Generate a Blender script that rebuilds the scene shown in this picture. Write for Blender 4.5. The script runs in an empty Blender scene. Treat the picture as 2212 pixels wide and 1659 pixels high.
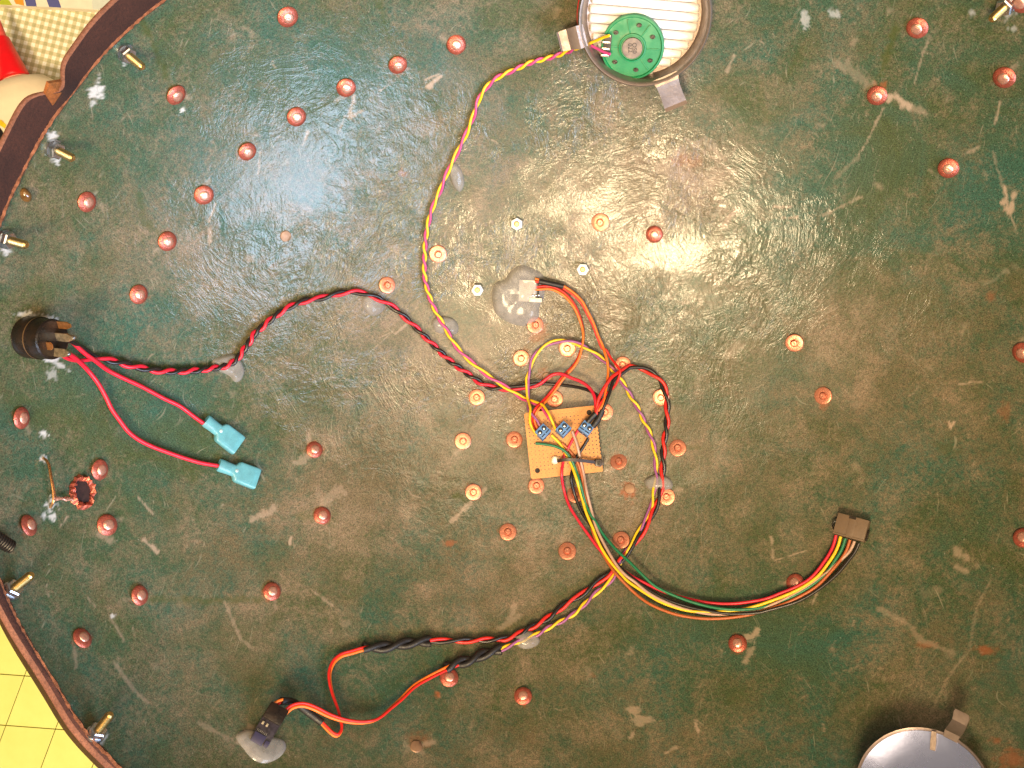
import bpy, bmesh, math, random
import numpy as np
from mathutils import Vector, Matrix

random.seed(7)
rng = np.random.default_rng(11)
sc = bpy.context.scene
COL = sc.collection

# ------------------------------------------------------------------ camera
HC = 0.635                                   # camera height above the bowl bottom
HFOV = math.radians(57.0)
K = 2 * math.tan(HFOV / 2) / 2212.0          # metres per photo unit at 1 m
cam_d = bpy.data.cameras.new("camera")
cam_d.angle = HFOV
cam_d.clip_start = 0.01
cam_d.clip_end = 50
cam = bpy.data.objects.new("camera", cam_d)
cam.location = (0, 0, HC)
COL.objects.link(cam)
sc.camera = cam

# ------------------------------------------------------------------ world, lamps, exposure
world = bpy.data.worlds.new("World")
sc.world = world
world.use_nodes = True
wbg = world.node_tree.nodes["Background"]
wbg.inputs[0].default_value = (0.80, 0.74, 0.66, 1)
wbg.inputs[1].default_value = 0.11


def area_light(name, loc, target, sx, sy, power, color):
    d = bpy.data.lights.new(name, 'AREA')
    d.shape = 'RECTANGLE'
    d.size, d.size_y, d.energy, d.color = sx, sy, power, color
    o = bpy.data.objects.new(name, d)
    o.location = loc
    o.rotation_euler = (Vector(target) - Vector(loc)).to_track_quat('-Z', 'Y').to_euler()
    COL.objects.link(o)
    return o


area_light("ceiling_lamp", (0.12, -0.05, 1.45), (0.02, 0.0, 0.0), 1.00, 1.00, 16.5, (1.0, 0.74, 0.44))
area_light("table_lamp", (-0.23, -0.49, 1.20), (0.0, 0.0, 0.0), 0.24, 0.24, 21.0, (1.0, 0.75, 0.44))
area_light("window_light", (0.98, -0.92, 1.00), (-0.1, 0.1, 0.05), 0.80, 0.95, 48.0, (0.60, 0.75, 1.0))

vs = sc.view_settings
vs.view_transform = 'Standard'
vs.look = 'None'
vs.exposure = 0.12
vs.gamma = 1.0
vs.use_curve_mapping = False
sc.cycles.use_denoising = True
sc.cycles.max_bounces = 6
sc.cycles.diffuse_bounces = 3
sc.cycles.glossy_bounces = 3
sc.cycles.adaptive_threshold = 0.02
sc.cycles.caustics_reflective = False
sc.cycles.caustics_refractive = False
sc.cycles.sample_clamp_indirect = 4.0


# ------------------------------------------------------------------ noise helpers (numpy)
class VNoise:
    """smooth value noise on a repeating grid"""

    def __init__(self, seed, n=64):
        self.n = n
        self.g = np.random.default_rng(seed).random((n, n))

    def __call__(self, x, y):
        n = self.n
        xi = np.floor(x).astype(int)
        yi = np.floor(y).astype(int)
        fx = x - xi
        fy = y - yi
        fx = fx * fx * (3 - 2 * fx)
        fy = fy * fy * (3 - 2 * fy)
        g = self.g
        x0, x1, y0, y1 = xi % n, (xi + 1) % n, yi % n, (yi + 1) % n
        a = g[x0, y0] * (1 - fx) + g[x1, y0] * fx
        b = g[x0, y1] * (1 - fx) + g[x1, y1] * fx
        return a * (1 - fy) + b * fy


def fbm(ns, x, y, f, octv=4, gain=0.5):
    out, amp, tot = 0.0, 1.0, 0.0
    for o in range(octv):
        out = out + amp * ns(x * f + 17.3 * o, y * f - 9.1 * o)
        tot += amp
        amp *= gain
        f *= 2.03
    return out / tot


N1, N2, N3, N4 = VNoise(1), VNoise(2), VNoise(3), VNoise(4)

# ------------------------------------------------------------------ the bowl surface
CZ = 0.255


def bowl(x, y):
    x = np.asarray(x, float)
    y = np.asarray(y, float)
    s = np.clip((x + 0.12) / 0.24, 0, 1)
    s = s * s * (3 - 2 * s)
    ax = 0.268 + (0.338 - 0.268) * s
    ay = 0.272 + 0.022 * s
    q = np.sqrt((x / ax) ** 2 + (y / ay) ** 2)
    qm = 0.978
    qc = np.minimum(q, qm)
    z = CZ * (1 - np.sqrt(1 - qc * qc))
    slope = CZ * qm / math.sqrt(1 - qm * qm)
    z = z + slope * np.maximum(q - qm, 0)
    return z


def surf(x, y):
    x = np.asarray(x, float)
    y = np.asarray(y, float)
    b = 0.0042 * (fbm(N1, x + 3, y + 3, 11.0, 2) - 0.5) + 0.0012 * (fbm(N2, x + 3, y + 3, 42.0, 2) - 0.5)
    r = np.sqrt(x * x + y * y)
    return bowl(x, y) + b * np.clip(1.25 - (r / 0.27) ** 2, 0.1, 1)


# quick scalar versions, used for placing things
GS, GN = 0.0012, 700
_g = (np.arange(GN) - GN / 2) * GS
_GZ = surf(_g[:, None], _g[None, :]).tolist()


def surf_s(x, y):
    fx, fy = x / GS + GN / 2, y / GS + GN / 2
    fx = min(max(fx, 0.0), GN - 1.001)
    fy = min(max(fy, 0.0), GN - 1.001)
    i, j = int(fx), int(fy)
    fx -= i
    fy -= j
    a, b = _GZ[i], _GZ[i + 1]
    return (a[j] * (1 - fy) + a[j + 1] * fy) * (1 - fx) + (b[j] * (1 - fy) + b[j + 1] * fy) * fx


def bowl_s(x, y):
    t = min(max((x + 0.12) / 0.24, 0.0), 1.0)
    t = t * t * (3 - 2 * t)
    q = math.hypot(x / (0.268 + 0.070 * t), y / (0.272 + 0.022 * t))
    qc = min(q, 0.978)
    return CZ * (1 - math.sqrt(1 - qc * qc)) + CZ * 0.978 / math.sqrt(1 - 0.978 ** 2) * max(q - 0.978, 0)


def normal(x, y):
    e = 0.0025
    gx = (bowl_s(x + e, y) - bowl_s(x - e, y)) / (2 * e)
    gy = (bowl_s(x, y + e) - bowl_s(x, y - e)) / (2 * e)
    return Vector((-gx, -gy, 1.0)).normalized()


def pz(px, py, z):
    """the point at height z seen at photo position (px, py)"""
    d = HC - z
    return Vector(((px - 1106) * K * d, (829.5 - py) * K * d, z))


def P(px, py, h=0.0):
    """the point h above the bowl surface seen at photo position (px, py)"""
    u, v = (px - 1106) * K, (829.5 - py) * K

    def f(d):
        x, y = u * d, v * d
        return (HC - d - surf_s(x, y)) * normal(x, y).z - h
    lo, hi = 0.30, 0.66
    d = lo
    while d < hi and f(d) > 0:
        lo = d
        d += 0.01
    hi = d
    for _ in range(22):
        m = 0.5 * (lo + hi)
        if f(m) > 0:
            lo = m
        else:
            hi = m
    d = 0.5 * (lo + hi)
    return Vector((u * d, v * d, HC - d))


def frame(px, py, h=0.0, spin=0.0, lean=1.0):
    """matrix at a surface point: local z along the surface normal"""
    p = P(px, py, h)
    n = normal(p.x, p.y)
    n = (Vector((0, 0, 1)).lerp(n, lean)).normalized()
    x = Vector((1, 0, 0))
    x = (x - n * x.dot(n)).normalized()
    y = n.cross(x)
    M = Matrix((x, y, n)).transposed().to_4x4()
    M = Matrix.Translation(p) @ M @ Matrix.Rotation(spin, 4, 'Z')
    return M


# ------------------------------------------------------------------ object helpers
def things(o, label, cat, group=None):
    o["label"] = label
    o["category"] = cat
    if group:
        o["group"] = group
    return o


def thing(name, label, cat, loc=(0, 0, 0), group=None):
    o = bpy.data.objects.new(name, None)
    o.empty_display_size = 0.01
    o.location = loc
    COL.objects.link(o)
    return things(o, label, cat, group)


def root_loc(o):
    while o is not None and o.parent is not None:
        o = o.parent
    return Vector(o.location) if o is not None else Vector((0, 0, 0))


class MB:
    def __init__(self):
        self.v = []
        self.f = []

    def add(self, vs_, fs_):
        o = len(self.v)
        self.v += [Vector(p) for p in vs_]
        self.f += [tuple(i + o for i in f) for f in fs_]
        return self

    def box(self, M, sx, sy, sz, bev=0.0, z0=0.0, taper=1.0):
        """box sx*sy*sz standing on local z0, edges chamfered by bev"""
        bm = bmesh.new()
        bmesh.ops.create_cube(bm, size=1.0)
        for v in bm.verts:
            t = taper if v.co.z > 0 else 1.0
            v.co = Vector((v.co.x * sx * t, v.co.y * sy * t, (v.co.z + 0.5) * sz + z0))
        if bev > 0:
            bmesh.ops.bevel(bm, geom=bm.edges[:], offset=bev, segments=2, affect='EDGES', profile=0.6)
        bm.verts.index_update()
        self.add([M @ v.co for v in bm.verts], [[v.index for v in f.verts] for f in bm.faces])
        bm.free()
        return self

    def lathe(self, M, prof, seg=24, sx=1.0, sy=1.0, jit=0.0, cap=True):
        vs_, fs_ = [], []
        n = len(prof)
        for r, z in prof:
            for i in range(seg):
                a = 2 * math.pi * i / seg
                j = 1 + (random.random() - 0.5) * jit
                vs_.append(M @ Vector((r * j * math.cos(a) * sx, r * j * math.sin(a) * sy, z)))
        for k in range(n - 1):
            for i in range(seg):
                a, b = k * seg + i, k * seg + (i + 1) % seg
                fs_.append((a, b, b + seg, a + seg))
        if cap and prof[-1][0] > 1e-7:
            fs_.append(tuple((n - 1) * seg + i for i in range(seg)))
        if cap and prof[0][0] > 1e-7:
            fs_.append(tuple(reversed([i for i in range(seg)])))
        return self.add(vs_, fs_)

    def tube(self, pts, r, seg=10, cap=True):
        pts = [Vector(p) for p in pts]
        n = len(pts)
        rr = r if hasattr(r, '__len__') else [r] * n
        vs_, fs_ = [], []
        t0 = (pts[1] - pts[0]).normalized()
        up = Vector((0, 0, 1))
        if abs(t0.dot(up)) > 0.95:
            up = Vector((1, 0, 0))
        side = t0.cross(up).normalized()
        for i, p in enumerate(pts):
            t = (pts[min(i + 1, n - 1)] - pts[max(i - 1, 0)])
            if t.length < 1e-9:
                t = t0
            t.normalize()
            side = (side - t * side.dot(t)).normalized()
            b = t.cross(side)
            for k in range(seg):
                a = 2 * math.pi * k / seg
                vs_.append(p + (side * math.cos(a) + b * math.sin(a)) * rr[i])
        for i in range(n - 1):
            for k in range(seg):
                a, c = i * seg + k, i * seg + (k + 1) % seg
                fs_.append((a, a + seg, c + seg, c))
        if cap:
            fs_.append(tuple(range(seg)))
            fs_.append(tuple(reversed(range((n - 1) * seg, n * seg))))
        return self.add(vs_, fs_)

    def build(self, name, mat, parent=None, smooth=40, M=None):
        L = root_loc(parent)
        me = bpy.data.meshes.new(name)
        me.from_pydata([tuple(p - L) for p in self.v], [], self.f)
        me.materials.append(mat)
        if smooth:
            me.polygons.foreach_set("use_smooth", [True] * len(me.polygons))
            me.set_sharp_from_angle(angle=math.radians(smooth))
        me.update()
        o = bpy.data.objects.new(name, me)
        COL.objects.link(o)
        if parent is not None:
            o.parent = parent
        return o


def instance(src, name, parent, M):
    o = bpy.data.objects.new(name, src)
    COL.objects.link(o)
    o.parent = parent
    o.matrix_local = Matrix.Translation(-root_loc(parent)) @ M
    return o


# ------------------------------------------------------------------ materials
def mat(name):
    m = bpy.data.materials.new(name)
    m.use_nodes = True
    nt = m.node_tree
    return m, nt, nt.nodes["Principled BSDF"]


def node(nt, t, **kw):
    n = nt.nodes.new(t)
    for k, v in kw.items():
        if k in n.inputs:
            n.inputs[k].default_value = v
        else:
            setattr(n, k, v)
    return n


def mixrgb(nt, fac, a, b, blend='MIX'):
    n = nt.nodes.new("ShaderNodeMix")
    n.data_type = 'RGBA'
    n.blend_type = blend
    n.clamp_factor = True
    for i, s in ((0, fac), (6, a), (7, b)):
        if hasattr(s, 'links'):
            nt.links.new(s, n.inputs[i])
        elif i == 0:
            n.inputs[0].default_value = s
        else:
            n.inputs[i].default_value = (*s, 1)
    return n.outputs[2]


def maprange(nt, s, a, b, c=0.0, d=1.0):
    n = nt.nodes.new("ShaderNodeMapRange")
    n.inputs[1].default_value, n.inputs[2].default_value = a, b
    n.inputs[3].default_value, n.inputs[4].default_value = c, d
    nt.links.new(s, n.inputs[0])
    return n.outputs[0]


def math_n(nt, op, a, b):
    n = nt.nodes.new("ShaderNodeMath")
    n.operation = op
    for i, s in ((0, a), (1, b)):
        if hasattr(s, 'links'):
            nt.links.new(s, n.inputs[i])
        else:
            n.inputs[i].default_value = s
    return n.outputs[0]


def noise(nt, coord, scale, detail=4.0, rough=0.55, dist=0.0):
    n = nt.nodes.new("ShaderNodeTexNoise")
    n.inputs["Scale"].default_value = scale
    n.inputs["Detail"].default_value = detail
    n.inputs["Roughness"].default_value = rough
    n.inputs["Distortion"].default_value = dist
    nt.links.new(coord, n.inputs["Vector"])
    return n.outputs["Fac"]


def simple(name, col, rough=0.5, metal=0.0, var=0.12, scale=180.0, bump=0.0, coat=0.0, spec=0.5, col2=None, rnd=0.0):
    """a paint / plastic / metal with a little uneven colour, gloss and relief"""
    m, nt, p = mat(name)
    tc = nt.nodes.new("ShaderNodeTexCoord")
    nz = noise(nt, tc.outputs["Object"], scale, 5)
    c2 = col2 if col2 else tuple(c * (1 - 2.2 * var) for c in col)
    f = maprange(nt, nz, 0.35, 0.65)
    cc_ = mixrgb(nt, f, col, c2)
    if rnd:                                  # each copy tarnished differently
        oi = nt.nodes.new("ShaderNodeObjectInfo")
        cc_ = mixrgb(nt, maprange(nt, oi.outputs["Random"], 0.0, 1.0, 0.0, rnd), cc_, tuple(c * 0.45 for c in col))
    nt.links.new(cc_, p.inputs["Base Color"])
    nt.links.new(maprange(nt, nz, 0.3, 0.7, rough * 0.8, min(1, rough * 1.25)), p.inputs["Roughness"])
    p.inputs["Metallic"].default_value = metal
    p.inputs["Specular IOR Level"].default_value = spec
    p.inputs["Coat Weight"].default_value = coat
    if bump:
        b = nt.nodes.new("ShaderNodeBump")
        b.inputs["Strength"].default_value = bump
        b.inputs["Distance"].default_value = 0.0006
        nt.links.new(noise(nt, tc.outputs["Object"], scale * 3, 4), b.inputs["Height"])
        nt.links.new(b.outputs[0], p.inputs["Normal"])
    return m


M_RED = simple("red_wire_insulation", (0.62, 0.012, 0.035), 0.42, var=0.10, scale=260)
M_RED2 = simple("scarlet_wire_insulation", (0.62, 0.018, 0.012), 0.42, var=0.10, scale=260)
M_ORANGE = simple("orange_wire_insulation", (0.80, 0.17, 0.02), 0.42, var=0.08, scale=260)
M_YELLOW = simple("yellow_wire_insulation", (0.80, 0.52, 0.012), 0.42, var=0.08, scale=260)
M_PURPLE = simple("purple_wire_insulation", (0.30, 0.085, 0.24), 0.42, var=0.08, scale=260)
M_MAGENTA = simple("magenta_wire_insulation", (0.55, 0.06, 0.22), 0.42, var=0.08, scale=260)
M_BLACKW = simple("black_wire_insulation", (0.016, 0.012, 0.011), 0.35, var=0.1, scale=260)
M_SHRINK = simple("black_heat_shrink", (0.014, 0.011, 0.011), 0.5, var=0.1, scale=300, bump=0.3)
M_GREENW = simple("green_wire_insulation", (0.012, 0.16, 0.07), 0.42, var=0.08, scale=260)
M_BROWNW = simple("brown_wire_insulation", (0.42, 0.10, 0.025), 0.42, var=0.08, scale=260)
M_GREYW = simple("grey_pink_wire_insulation", (0.46, 0.29, 0.22), 0.42, var=0.08, scale=260)
M_COPPER = simple("copper", (0.95, 0.48, 0.36), 0.34, metal=0.75, var=0.16, scale=420, bump=0.35, rnd=0.30)
M_COPPERD = simple("darkened_copper", (0.68, 0.17, 0.115), 0.34, metal=0.65, var=0.2, scale=380, bump=0.5, rnd=0.30)  # dim reflections on the domed rivets put into a darker, redder copper colour
M_COPPERL = simple("bright_copper_washer", (0.88, 0.33, 0.20), 0.34, metal=0.65, var=0.14, scale=420, bump=0.3, rnd=0.30)  # lighter copy: lamp reflection on the flat washers put into the colour
M_BRASS = simple("brass_thread", (0.66, 0.47, 0.19), 0.34, metal=1.0, var=0.15, scale=500)
M_ZINC = simple("bright_zinc_nut", (0.86, 0.86, 0.84), 0.42, metal=0.15, var=0.04, scale=400)
M_STEEL = simple("steel_nut", (0.62, 0.64, 0.68), 0.30, metal=1.0, var=0.12, scale=420)
M_BOARD_DARK = simple("dark_hole", (0.02, 0.012, 0.006), 0.8, var=0.05)
M_BLUE = simple("blue_terminal_plastic", (0.10, 0.23, 0.46), 0.42, var=0.07, scale=300, bump=0.15)
M_SLOT = simple("dark_slot", (0.012, 0.02, 0.045), 0.6, var=0.05)
M_SCREW = simple("plated_screw", (0.80, 0.74, 0.70), 0.25, metal=1.0, var=0.12, scale=700)
M_BLACKP = simple("black_plastic", (0.009, 0.007, 0.006), 0.30, var=0.15, scale=200, bump=0.3, col2=(0.020, 0.011, 0.007), spec=0.25)
M_CONN = simple("brown_black_housing", (0.16, 0.105, 0.065), 0.5, var=0.08, scale=260, bump=0.1)
M_TIE = simple("dark_cable_tie", (0.035, 0.018, 0.012), 0.38, var=0.1, scale=200)
M_CRIMP = simple("blue_crimp_sleeve", (0.16, 0.47, 0.56), 0.26, var=0.08, scale=240, spec=0.6)
_nt = M_CRIMP.node_tree
_tr = _nt.nodes.new("ShaderNodeBsdfTransparent")
_tr.inputs[0].default_value = (0.72, 0.95, 1.0, 1)
_mx = _nt.nodes.new("ShaderNodeMixShader")
_mx.inputs[0].default_value = 0.70
_nt.links.new(_tr.outputs[0], _mx.inputs[1])
_nt.links.new(_nt.nodes["Principled BSDF"].outputs[0], _mx.inputs[2])
_nt.links.new(_mx.outputs[0], _nt.nodes["Material Output"].inputs[0])
M_SPKG = simple("green_speaker_plastic", (0.004, 0.20, 0.065), 0.5, var=0.05, scale=150, bump=0.12)
M_MAGNET = simple("grey_magnet", (0.17, 0.135, 0.12), 0.5, metal=0.4, var=0.06, scale=300)
M_INK = simple("black_ink", (0.015, 0.013, 0.014), 0.7, var=0.05)
M_TIN = simple("dull_tin", (0.44, 0.34, 0.29), 0.46, metal=0.85, var=0.16, scale=90, bump=0.3)
M_CHROME = simple("polished_reflector", (0.52, 0.58, 0.90), 0.28, metal=0.8, var=0.06, scale=60, bump=0.15)
M_FLUTE = simple("white_fluted_plastic", (0.80, 0.78, 0.76), 0.30, var=0.03, scale=90)
M_SILVERD = simple("solder", (0.62, 0.56, 0.50), 0.28, metal=1.0, var=0.2, scale=900)
M_RUBBER = simple("red_rubber", (0.45, 0.015, 0.012), 0.5, var=0.1, scale=200)
M_SENSOR = simple("black_sensor_board", (0.012, 0.009, 0.010), 0.38, var=0.2, scale=500, col2=(0.03, 0.022, 0.03))
M_CHIP = simple("sensor_chip", (0.035, 0.03, 0.065), 0.35, var=0.1, scale=300)
M_PAD = simple("pale_pad", (0.42, 0.34, 0.22), 0.4, metal=0.5, var=0.1, scale=500)
M_WHITEC = simple("cream_connector_plastic", (0.74, 0.62, 0.45), 0.42, var=0.05, scale=300)
M_RAWEDGE = simple("raw_leather_edge", (0.26, 0.085, 0.032), 0.9, var=0.25, scale=420, bump=0.8)


def glue_mat():
    m, nt, p = mat("hot_glue")
    tc = nt.nodes.new("ShaderNodeTexCoord")
    nz = noise(nt, tc.outputs["Object"], 220, 3)
    nt.links.new(mixrgb(nt, maprange(nt, nz, 0.35, 0.65), (0.44, 0.41, 0.39), (0.33, 0.31, 0.30)), p.inputs["Base Color"])
    p.inputs["Roughness"].default_value = 0.16
    p.inputs["IOR"].default_value = 1.4
    tr = nt.nodes.new("ShaderNodeBsdfTransparent")
    tr.inputs[0].default_value = (0.93, 0.92, 0.92, 1)
    mx = nt.nodes.new("ShaderNodeMixShader")
    lw = nt.nodes.new("ShaderNodeLayerWeight")
    lw.inputs[0].default_value = 0.3
    nt.links.new(maprange(nt, lw.outputs["Facing"], 0.0, 0.8, 0.46, 0.62), mx.inputs[0])
    nt.links.new(tr.outputs[0], mx.inputs[1])
    nt.links.new(p.outputs[0], mx.inputs[2])
    nt.links.new(mx.outputs[0], nt.nodes["Material Output"].inputs[0])
    return m


M_GLUE = glue_mat()


def leather_lining_mat():
    m, nt, p = mat("green_dyed_leather")
    L = nt.links
    tc = nt.nodes.new("ShaderNodeTexCoord")
    co = tc.outputs["Object"]
    at = nt.nodes.new("ShaderNodeAttribute")
    at.attribute_name = "marks"
    sep = nt.nodes.new("ShaderNodeSeparateColor")
    L.new(at.outputs["Color"], sep.inputs[0])
    tan, chip, olive = sep.outputs[0], sep.outputs[1], sep.outputs[2]
    orange = at.outputs["Alpha"]
    at2 = nt.nodes.new("ShaderNodeAttribute")
    at2.attribute_name = "wear"
    wear = at2.outputs["Fac"]
    # dye: teal to bottle green in soft clouds
    cloud = noise(nt, co, 16, 5, 0.6, 0.6)
    c = mixrgb(nt, maprange(nt, cloud, 0.35, 0.62), (0.027, 0.074, 0.050), (0.046, 0.062, 0.023))
    # worn brown blotches: broad wear plus mid and fine grain
    mid = noise(nt, co, 55, 6, 0.68, 0.8)
    fine = noise(nt, co, 420, 3, 0.7)
    grain = noise(nt, co, 1500, 2, 0.7)
    w = math_n(nt, 'ADD', math_n(nt, 'MULTIPLY', wear, 1.0), math_n(nt, 'MULTIPLY', math_n(nt, 'SUBTRACT', mid, 0.5), 1.35))
    w = math_n(nt, 'ADD', w, math_n(nt, 'MULTIPLY', math_n(nt, 'SUBTRACT', fine, 0.5), 1.25))
    w = maprange(nt, w, 0.25, 0.95)
    browns = mixrgb(nt, maprange(nt, noise(nt, co, 34, 4), 0.4, 0.62), (0.112, 0.088, 0.048), (0.178, 0.130, 0.084))
    c = mixrgb(nt, w, c, browns)
    # speckle of the nap
    g = maprange(nt, grain, 0.30, 0.70, 0.42, 1.66)
    cg = nt.nodes.new("ShaderNodeCombineColor")
    for i in range(3):
        L.new(g, cg.inputs[i])
    c = mixrgb(nt, 1.0, c, cg.outputs[0], 'MULTIPLY')
    # tiny pale flecks
    fl = noise(nt, co, 900, 2, 0.5)
    c = mixrgb(nt, maprange(nt, fl, 0.68, 0.78, 0.0, 0.6), c, (0.30, 0.27, 0.22))
    # fine hair scratches: stretched noise, its direction drifting over the surface
    dn = nt.nodes.new("ShaderNodeTexNoise")
    dn.inputs["Scale"].default_value = 9
    dn.inputs["Detail"].default_value = 2
    L.new(co, dn.inputs["Vector"])
    vm = nt.nodes.new("ShaderNodeVectorMath")
    vm.operation = 'MULTIPLY_ADD'
    vm.inputs[1].default_value = (0.11, 0.11, 0.11)
    L.new(dn.outputs["Color"], vm.inputs[0])
    L.new(co, vm.inputs[2])
    cow = vm.outputs[0]
    for ang, sc_, lo in ((0.5, 1.0, 0.68), (-0.75, 1.2, 0.69), (1.45, 1.3, 0.70)):
        mp = nt.nodes.new("ShaderNodeMapping")
        mp.inputs["Rotation"].default_value = (0, 0, ang)
        mp.inputs["Scale"].default_value = (900 * sc_, 60 * sc_, 60)
        L.new(cow, mp.inputs[0])
        sn = noise(nt, mp.outputs[0], 1.0, 2, 0.5, 0.3)
        c = mixrgb(nt, maprange(nt, sn, lo, lo + 0.09, 0.0, 0.42), c, (0.30, 0.27, 0.20))
    # recorded marks
    c = mixrgb(nt, olive, c, (0.050, 0.062, 0.010))
    c = mixrgb(nt, orange, c, (0.30, 0.075, 0.022))
    c = mixrgb(nt, tan, c, (0.40, 0.29, 0.215))
    c = mixrgb(nt, chip, c, (0.56, 0.55, 0.55))
    L.new(c, p.inputs["Base Color"])
    # lacquer: patchy gloss
    gl = noise(nt, co, 28, 4, 0.6)
    L.new(maprange(nt, gl, 0.3, 0.7, 0.34, 0.50), p.inputs["Roughness"])
    p.inputs["Specular IOR Level"].default_value = 0.36
    p.inputs["Coat Weight"].default_value = 0.46
    p.inputs["Coat Roughness"].default_value = 0.14
    # relief: patchy soft crinkle, short creases, fine pores
    b1 = nt.nodes.new("ShaderNodeBump")
    b1.inputs["Distance"].default_value = 0.0010
    at3 = nt.nodes.new("ShaderNodeAttribute")
    at3.attribute_name = "crinkle"
    L.new(math_n(nt, 'MULTIPLY', at3.outputs["Fac"], 0.78), b1.inputs["Strength"])
    soft = noise(nt, co, 42, 5, 0.52, 0.9)
    rdg = math_n(nt, 'ABSOLUTE', math_n(nt, 'SUBTRACT', noise(nt, cow, 80, 4, 0.62, 1.3), 0.5), 0.0)
    rdg = maprange(nt, rdg, 0.0, 0.11, 0.0, 0.20)
    mpx = nt.nodes.new("ShaderNodeMapping")
    mpx.inputs["Rotation"].default_value = (0, 0, 0.7)
    mpx.inputs["Scale"].default_value = (330, 95, 95)
    L.new(cow, mpx.inputs[0])
    cre = noise(nt, mpx.outputs[0], 1.0, 3, 0.55, 1.1)
    hgt_ = math_n(nt, 'ADD', math_n(nt, 'ADD', math_n(nt, 'MULTIPLY', soft, 1.7), rdg), math_n(nt, 'MULTIPLY', cre, 0.42))
    L.new(hgt_, b1.inputs["Height"])
    b2 = nt.nodes.new("ShaderNodeBump")
    b2.inputs["Strength"].default_value = 0.30
    b2.inputs["Distance"].default_value = 0.0003
    L.new(noise(nt, co, 480, 3, 0.6, 0.5), b2.inputs["Height"])
    L.new(b1.outputs[0], b2.inputs["Normal"])
    L.new(b2.outputs[0], p.inputs["Normal"])
    L.new(b2.outputs[0], p.inputs["Coat Normal"])
    return m


M_LINING = leather_lining_mat()


def suede_mat(name, a, b, rough=0.85, sheen=0.25):
    m, nt, p = mat(name)
    tc = nt.nodes.new("ShaderNodeTexCoord")
    co = tc.outputs["Object"]
    f = maprange(nt, noise(nt, co, 60, 6, 0.65), 0.35, 0.65)
    c = mixrgb(nt, f, a, b)
    g = maprange(nt, noise(nt, co, 900, 3, 0.7), 0.3, 0.7, 0.65, 1.35)
    cg = nt.nodes.new("ShaderNodeCombineColor")
    for i in range(3):
        nt.links.new(g, cg.inputs[i])
    nt.links.new(mixrgb(nt, 1.0, c, cg.outputs[0], 'MULTIPLY'), p.inputs["Base Color"])
    p.inputs["Roughness"].default_value = rough
    p.inputs["Sheen Weight"].default_value = sheen
    bp = nt.nodes.new("ShaderNodeBump")
    bp.inputs["Strength"].default_value = 0.6
    bp.inputs["Distance"].default_value = 0.001
    nt.links.new(noise(nt, co, 420, 5, 0.7), bp.inputs["Height"])
    nt.links.new(bp.outputs[0], p.inputs["Normal"])
    return m


M_SUEDE = suede_mat("dark_brown_suede", (0.054, 0.015, 0.008), (0.034, 0.009, 0.005), 0.9, 0.0)
M_TANEDGE = suede_mat("tan_cut_leather", (0.20, 0.080, 0.045), (0.13, 0.048, 0.027), 0.9, 0.0)
M_ORANGELEATHER = suede_mat("orange_brown_leather", (0.36, 0.12, 0.03), (0.20, 0.06, 0.018), 0.5, 0.0)

# ================================================================== THE SETTING
def sheet(name, mat_, pts, z, thick):
    mb = MB()
    n = len(pts)
    vs_ = [Vector((x, y, z)) for x, y in pts] + [Vector((x, y, z - thick)) for x, y in pts]
    fs_ = [tuple(range(n)), tuple(reversed(range(n, 2 * n)))]
    for i in range(n):
        j = (i + 1) % n
        fs_.append((i + n, j + n, j, i))
    mb.add(vs_, fs_)
    return mb


def gingham_mat():
    m, nt, p = mat("green_gingham_cloth")
    L = nt.links
    tc = nt.nodes.new("ShaderNodeTexCoord")
    mp = nt.nodes.new("ShaderNodeMapping")
    mp.inputs["Rotation"].default_value = (0, 0, math.radians(14))
    mp.inputs["Scale"].default_value = (1 / 0.0053, 1 / 0.0053, 1)
    L.new(tc.outputs["Object"], mp.inputs[0])
    sp = nt.nodes.new("ShaderNodeSeparateXYZ")
    L.new(mp.outputs[0], sp.inputs[0])
    bands = []
    for i in range(2):
        fr = math_n(nt, 'FRACT', sp.outputs[i], 0.0)
        tri = math_n(nt, 'ABSOLUTE', math_n(nt, 'SUBTRACT', fr, 0.5), 0.0)
        bands.append(maprange(nt, tri, 0.20, 0.30))
    s = math_n(nt, 'ADD', bands[0], bands[1])
    c = mixrgb(nt, maprange(nt, s, 0.0, 1.0), (0.82, 0.83, 0.74), (0.58, 0.55, 0.36))
    c = mixrgb(nt, maprange(nt, s, 1.0, 2.0), c, (0.41, 0.40, 0.23))
    wv = noise(nt, tc.outputs["Object"], 1600, 2)
    g = maprange(nt, wv, 0.3, 0.7, 0.86, 1.12)
    cg = nt.nodes.new("ShaderNodeCombineColor")
    for i in range(3):
        L.new(g, cg.inputs[i])
    L.new(mixrgb(nt, 1.0, c, cg.outputs[0], 'MULTIPLY'), p.inputs["Base Color"])
    p.inputs["Roughness"].default_value = 0.9
    bp = nt.nodes.new("ShaderNodeBump")
    bp.inputs["Strength"].default_value = 0.4
    bp.inputs["Distance"].default_value = 0.0005
    L.new(wv, bp.inputs["Height"])
    L.new(bp.outputs[0], p.inputs["Normal"])
    return m


tb = sheet("table_top", None, [(-1.0, -0.10), (1.0, -0.10), (1.0, 0.9), (-1.0, 0.9)], -0.0125, 0.03)
table = tb.build("table_top", simple("pale_wood", (0.5, 0.36, 0.2), 0.5), None, smooth=0)
table["kind"] = "structure"
cl = sheet("tablecloth", None, [(-0.99, -0.095), (0.99, -0.095), (0.99, 0.89), (-0.99, 0.89)], -0.0095, 0.0025)
cloth = cl.build("tablecloth", gingham_mat(), None, smooth=0)
things(cloth, "small green and cream gingham cloth beneath the shell's upper left rim", "tablecloth")

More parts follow.
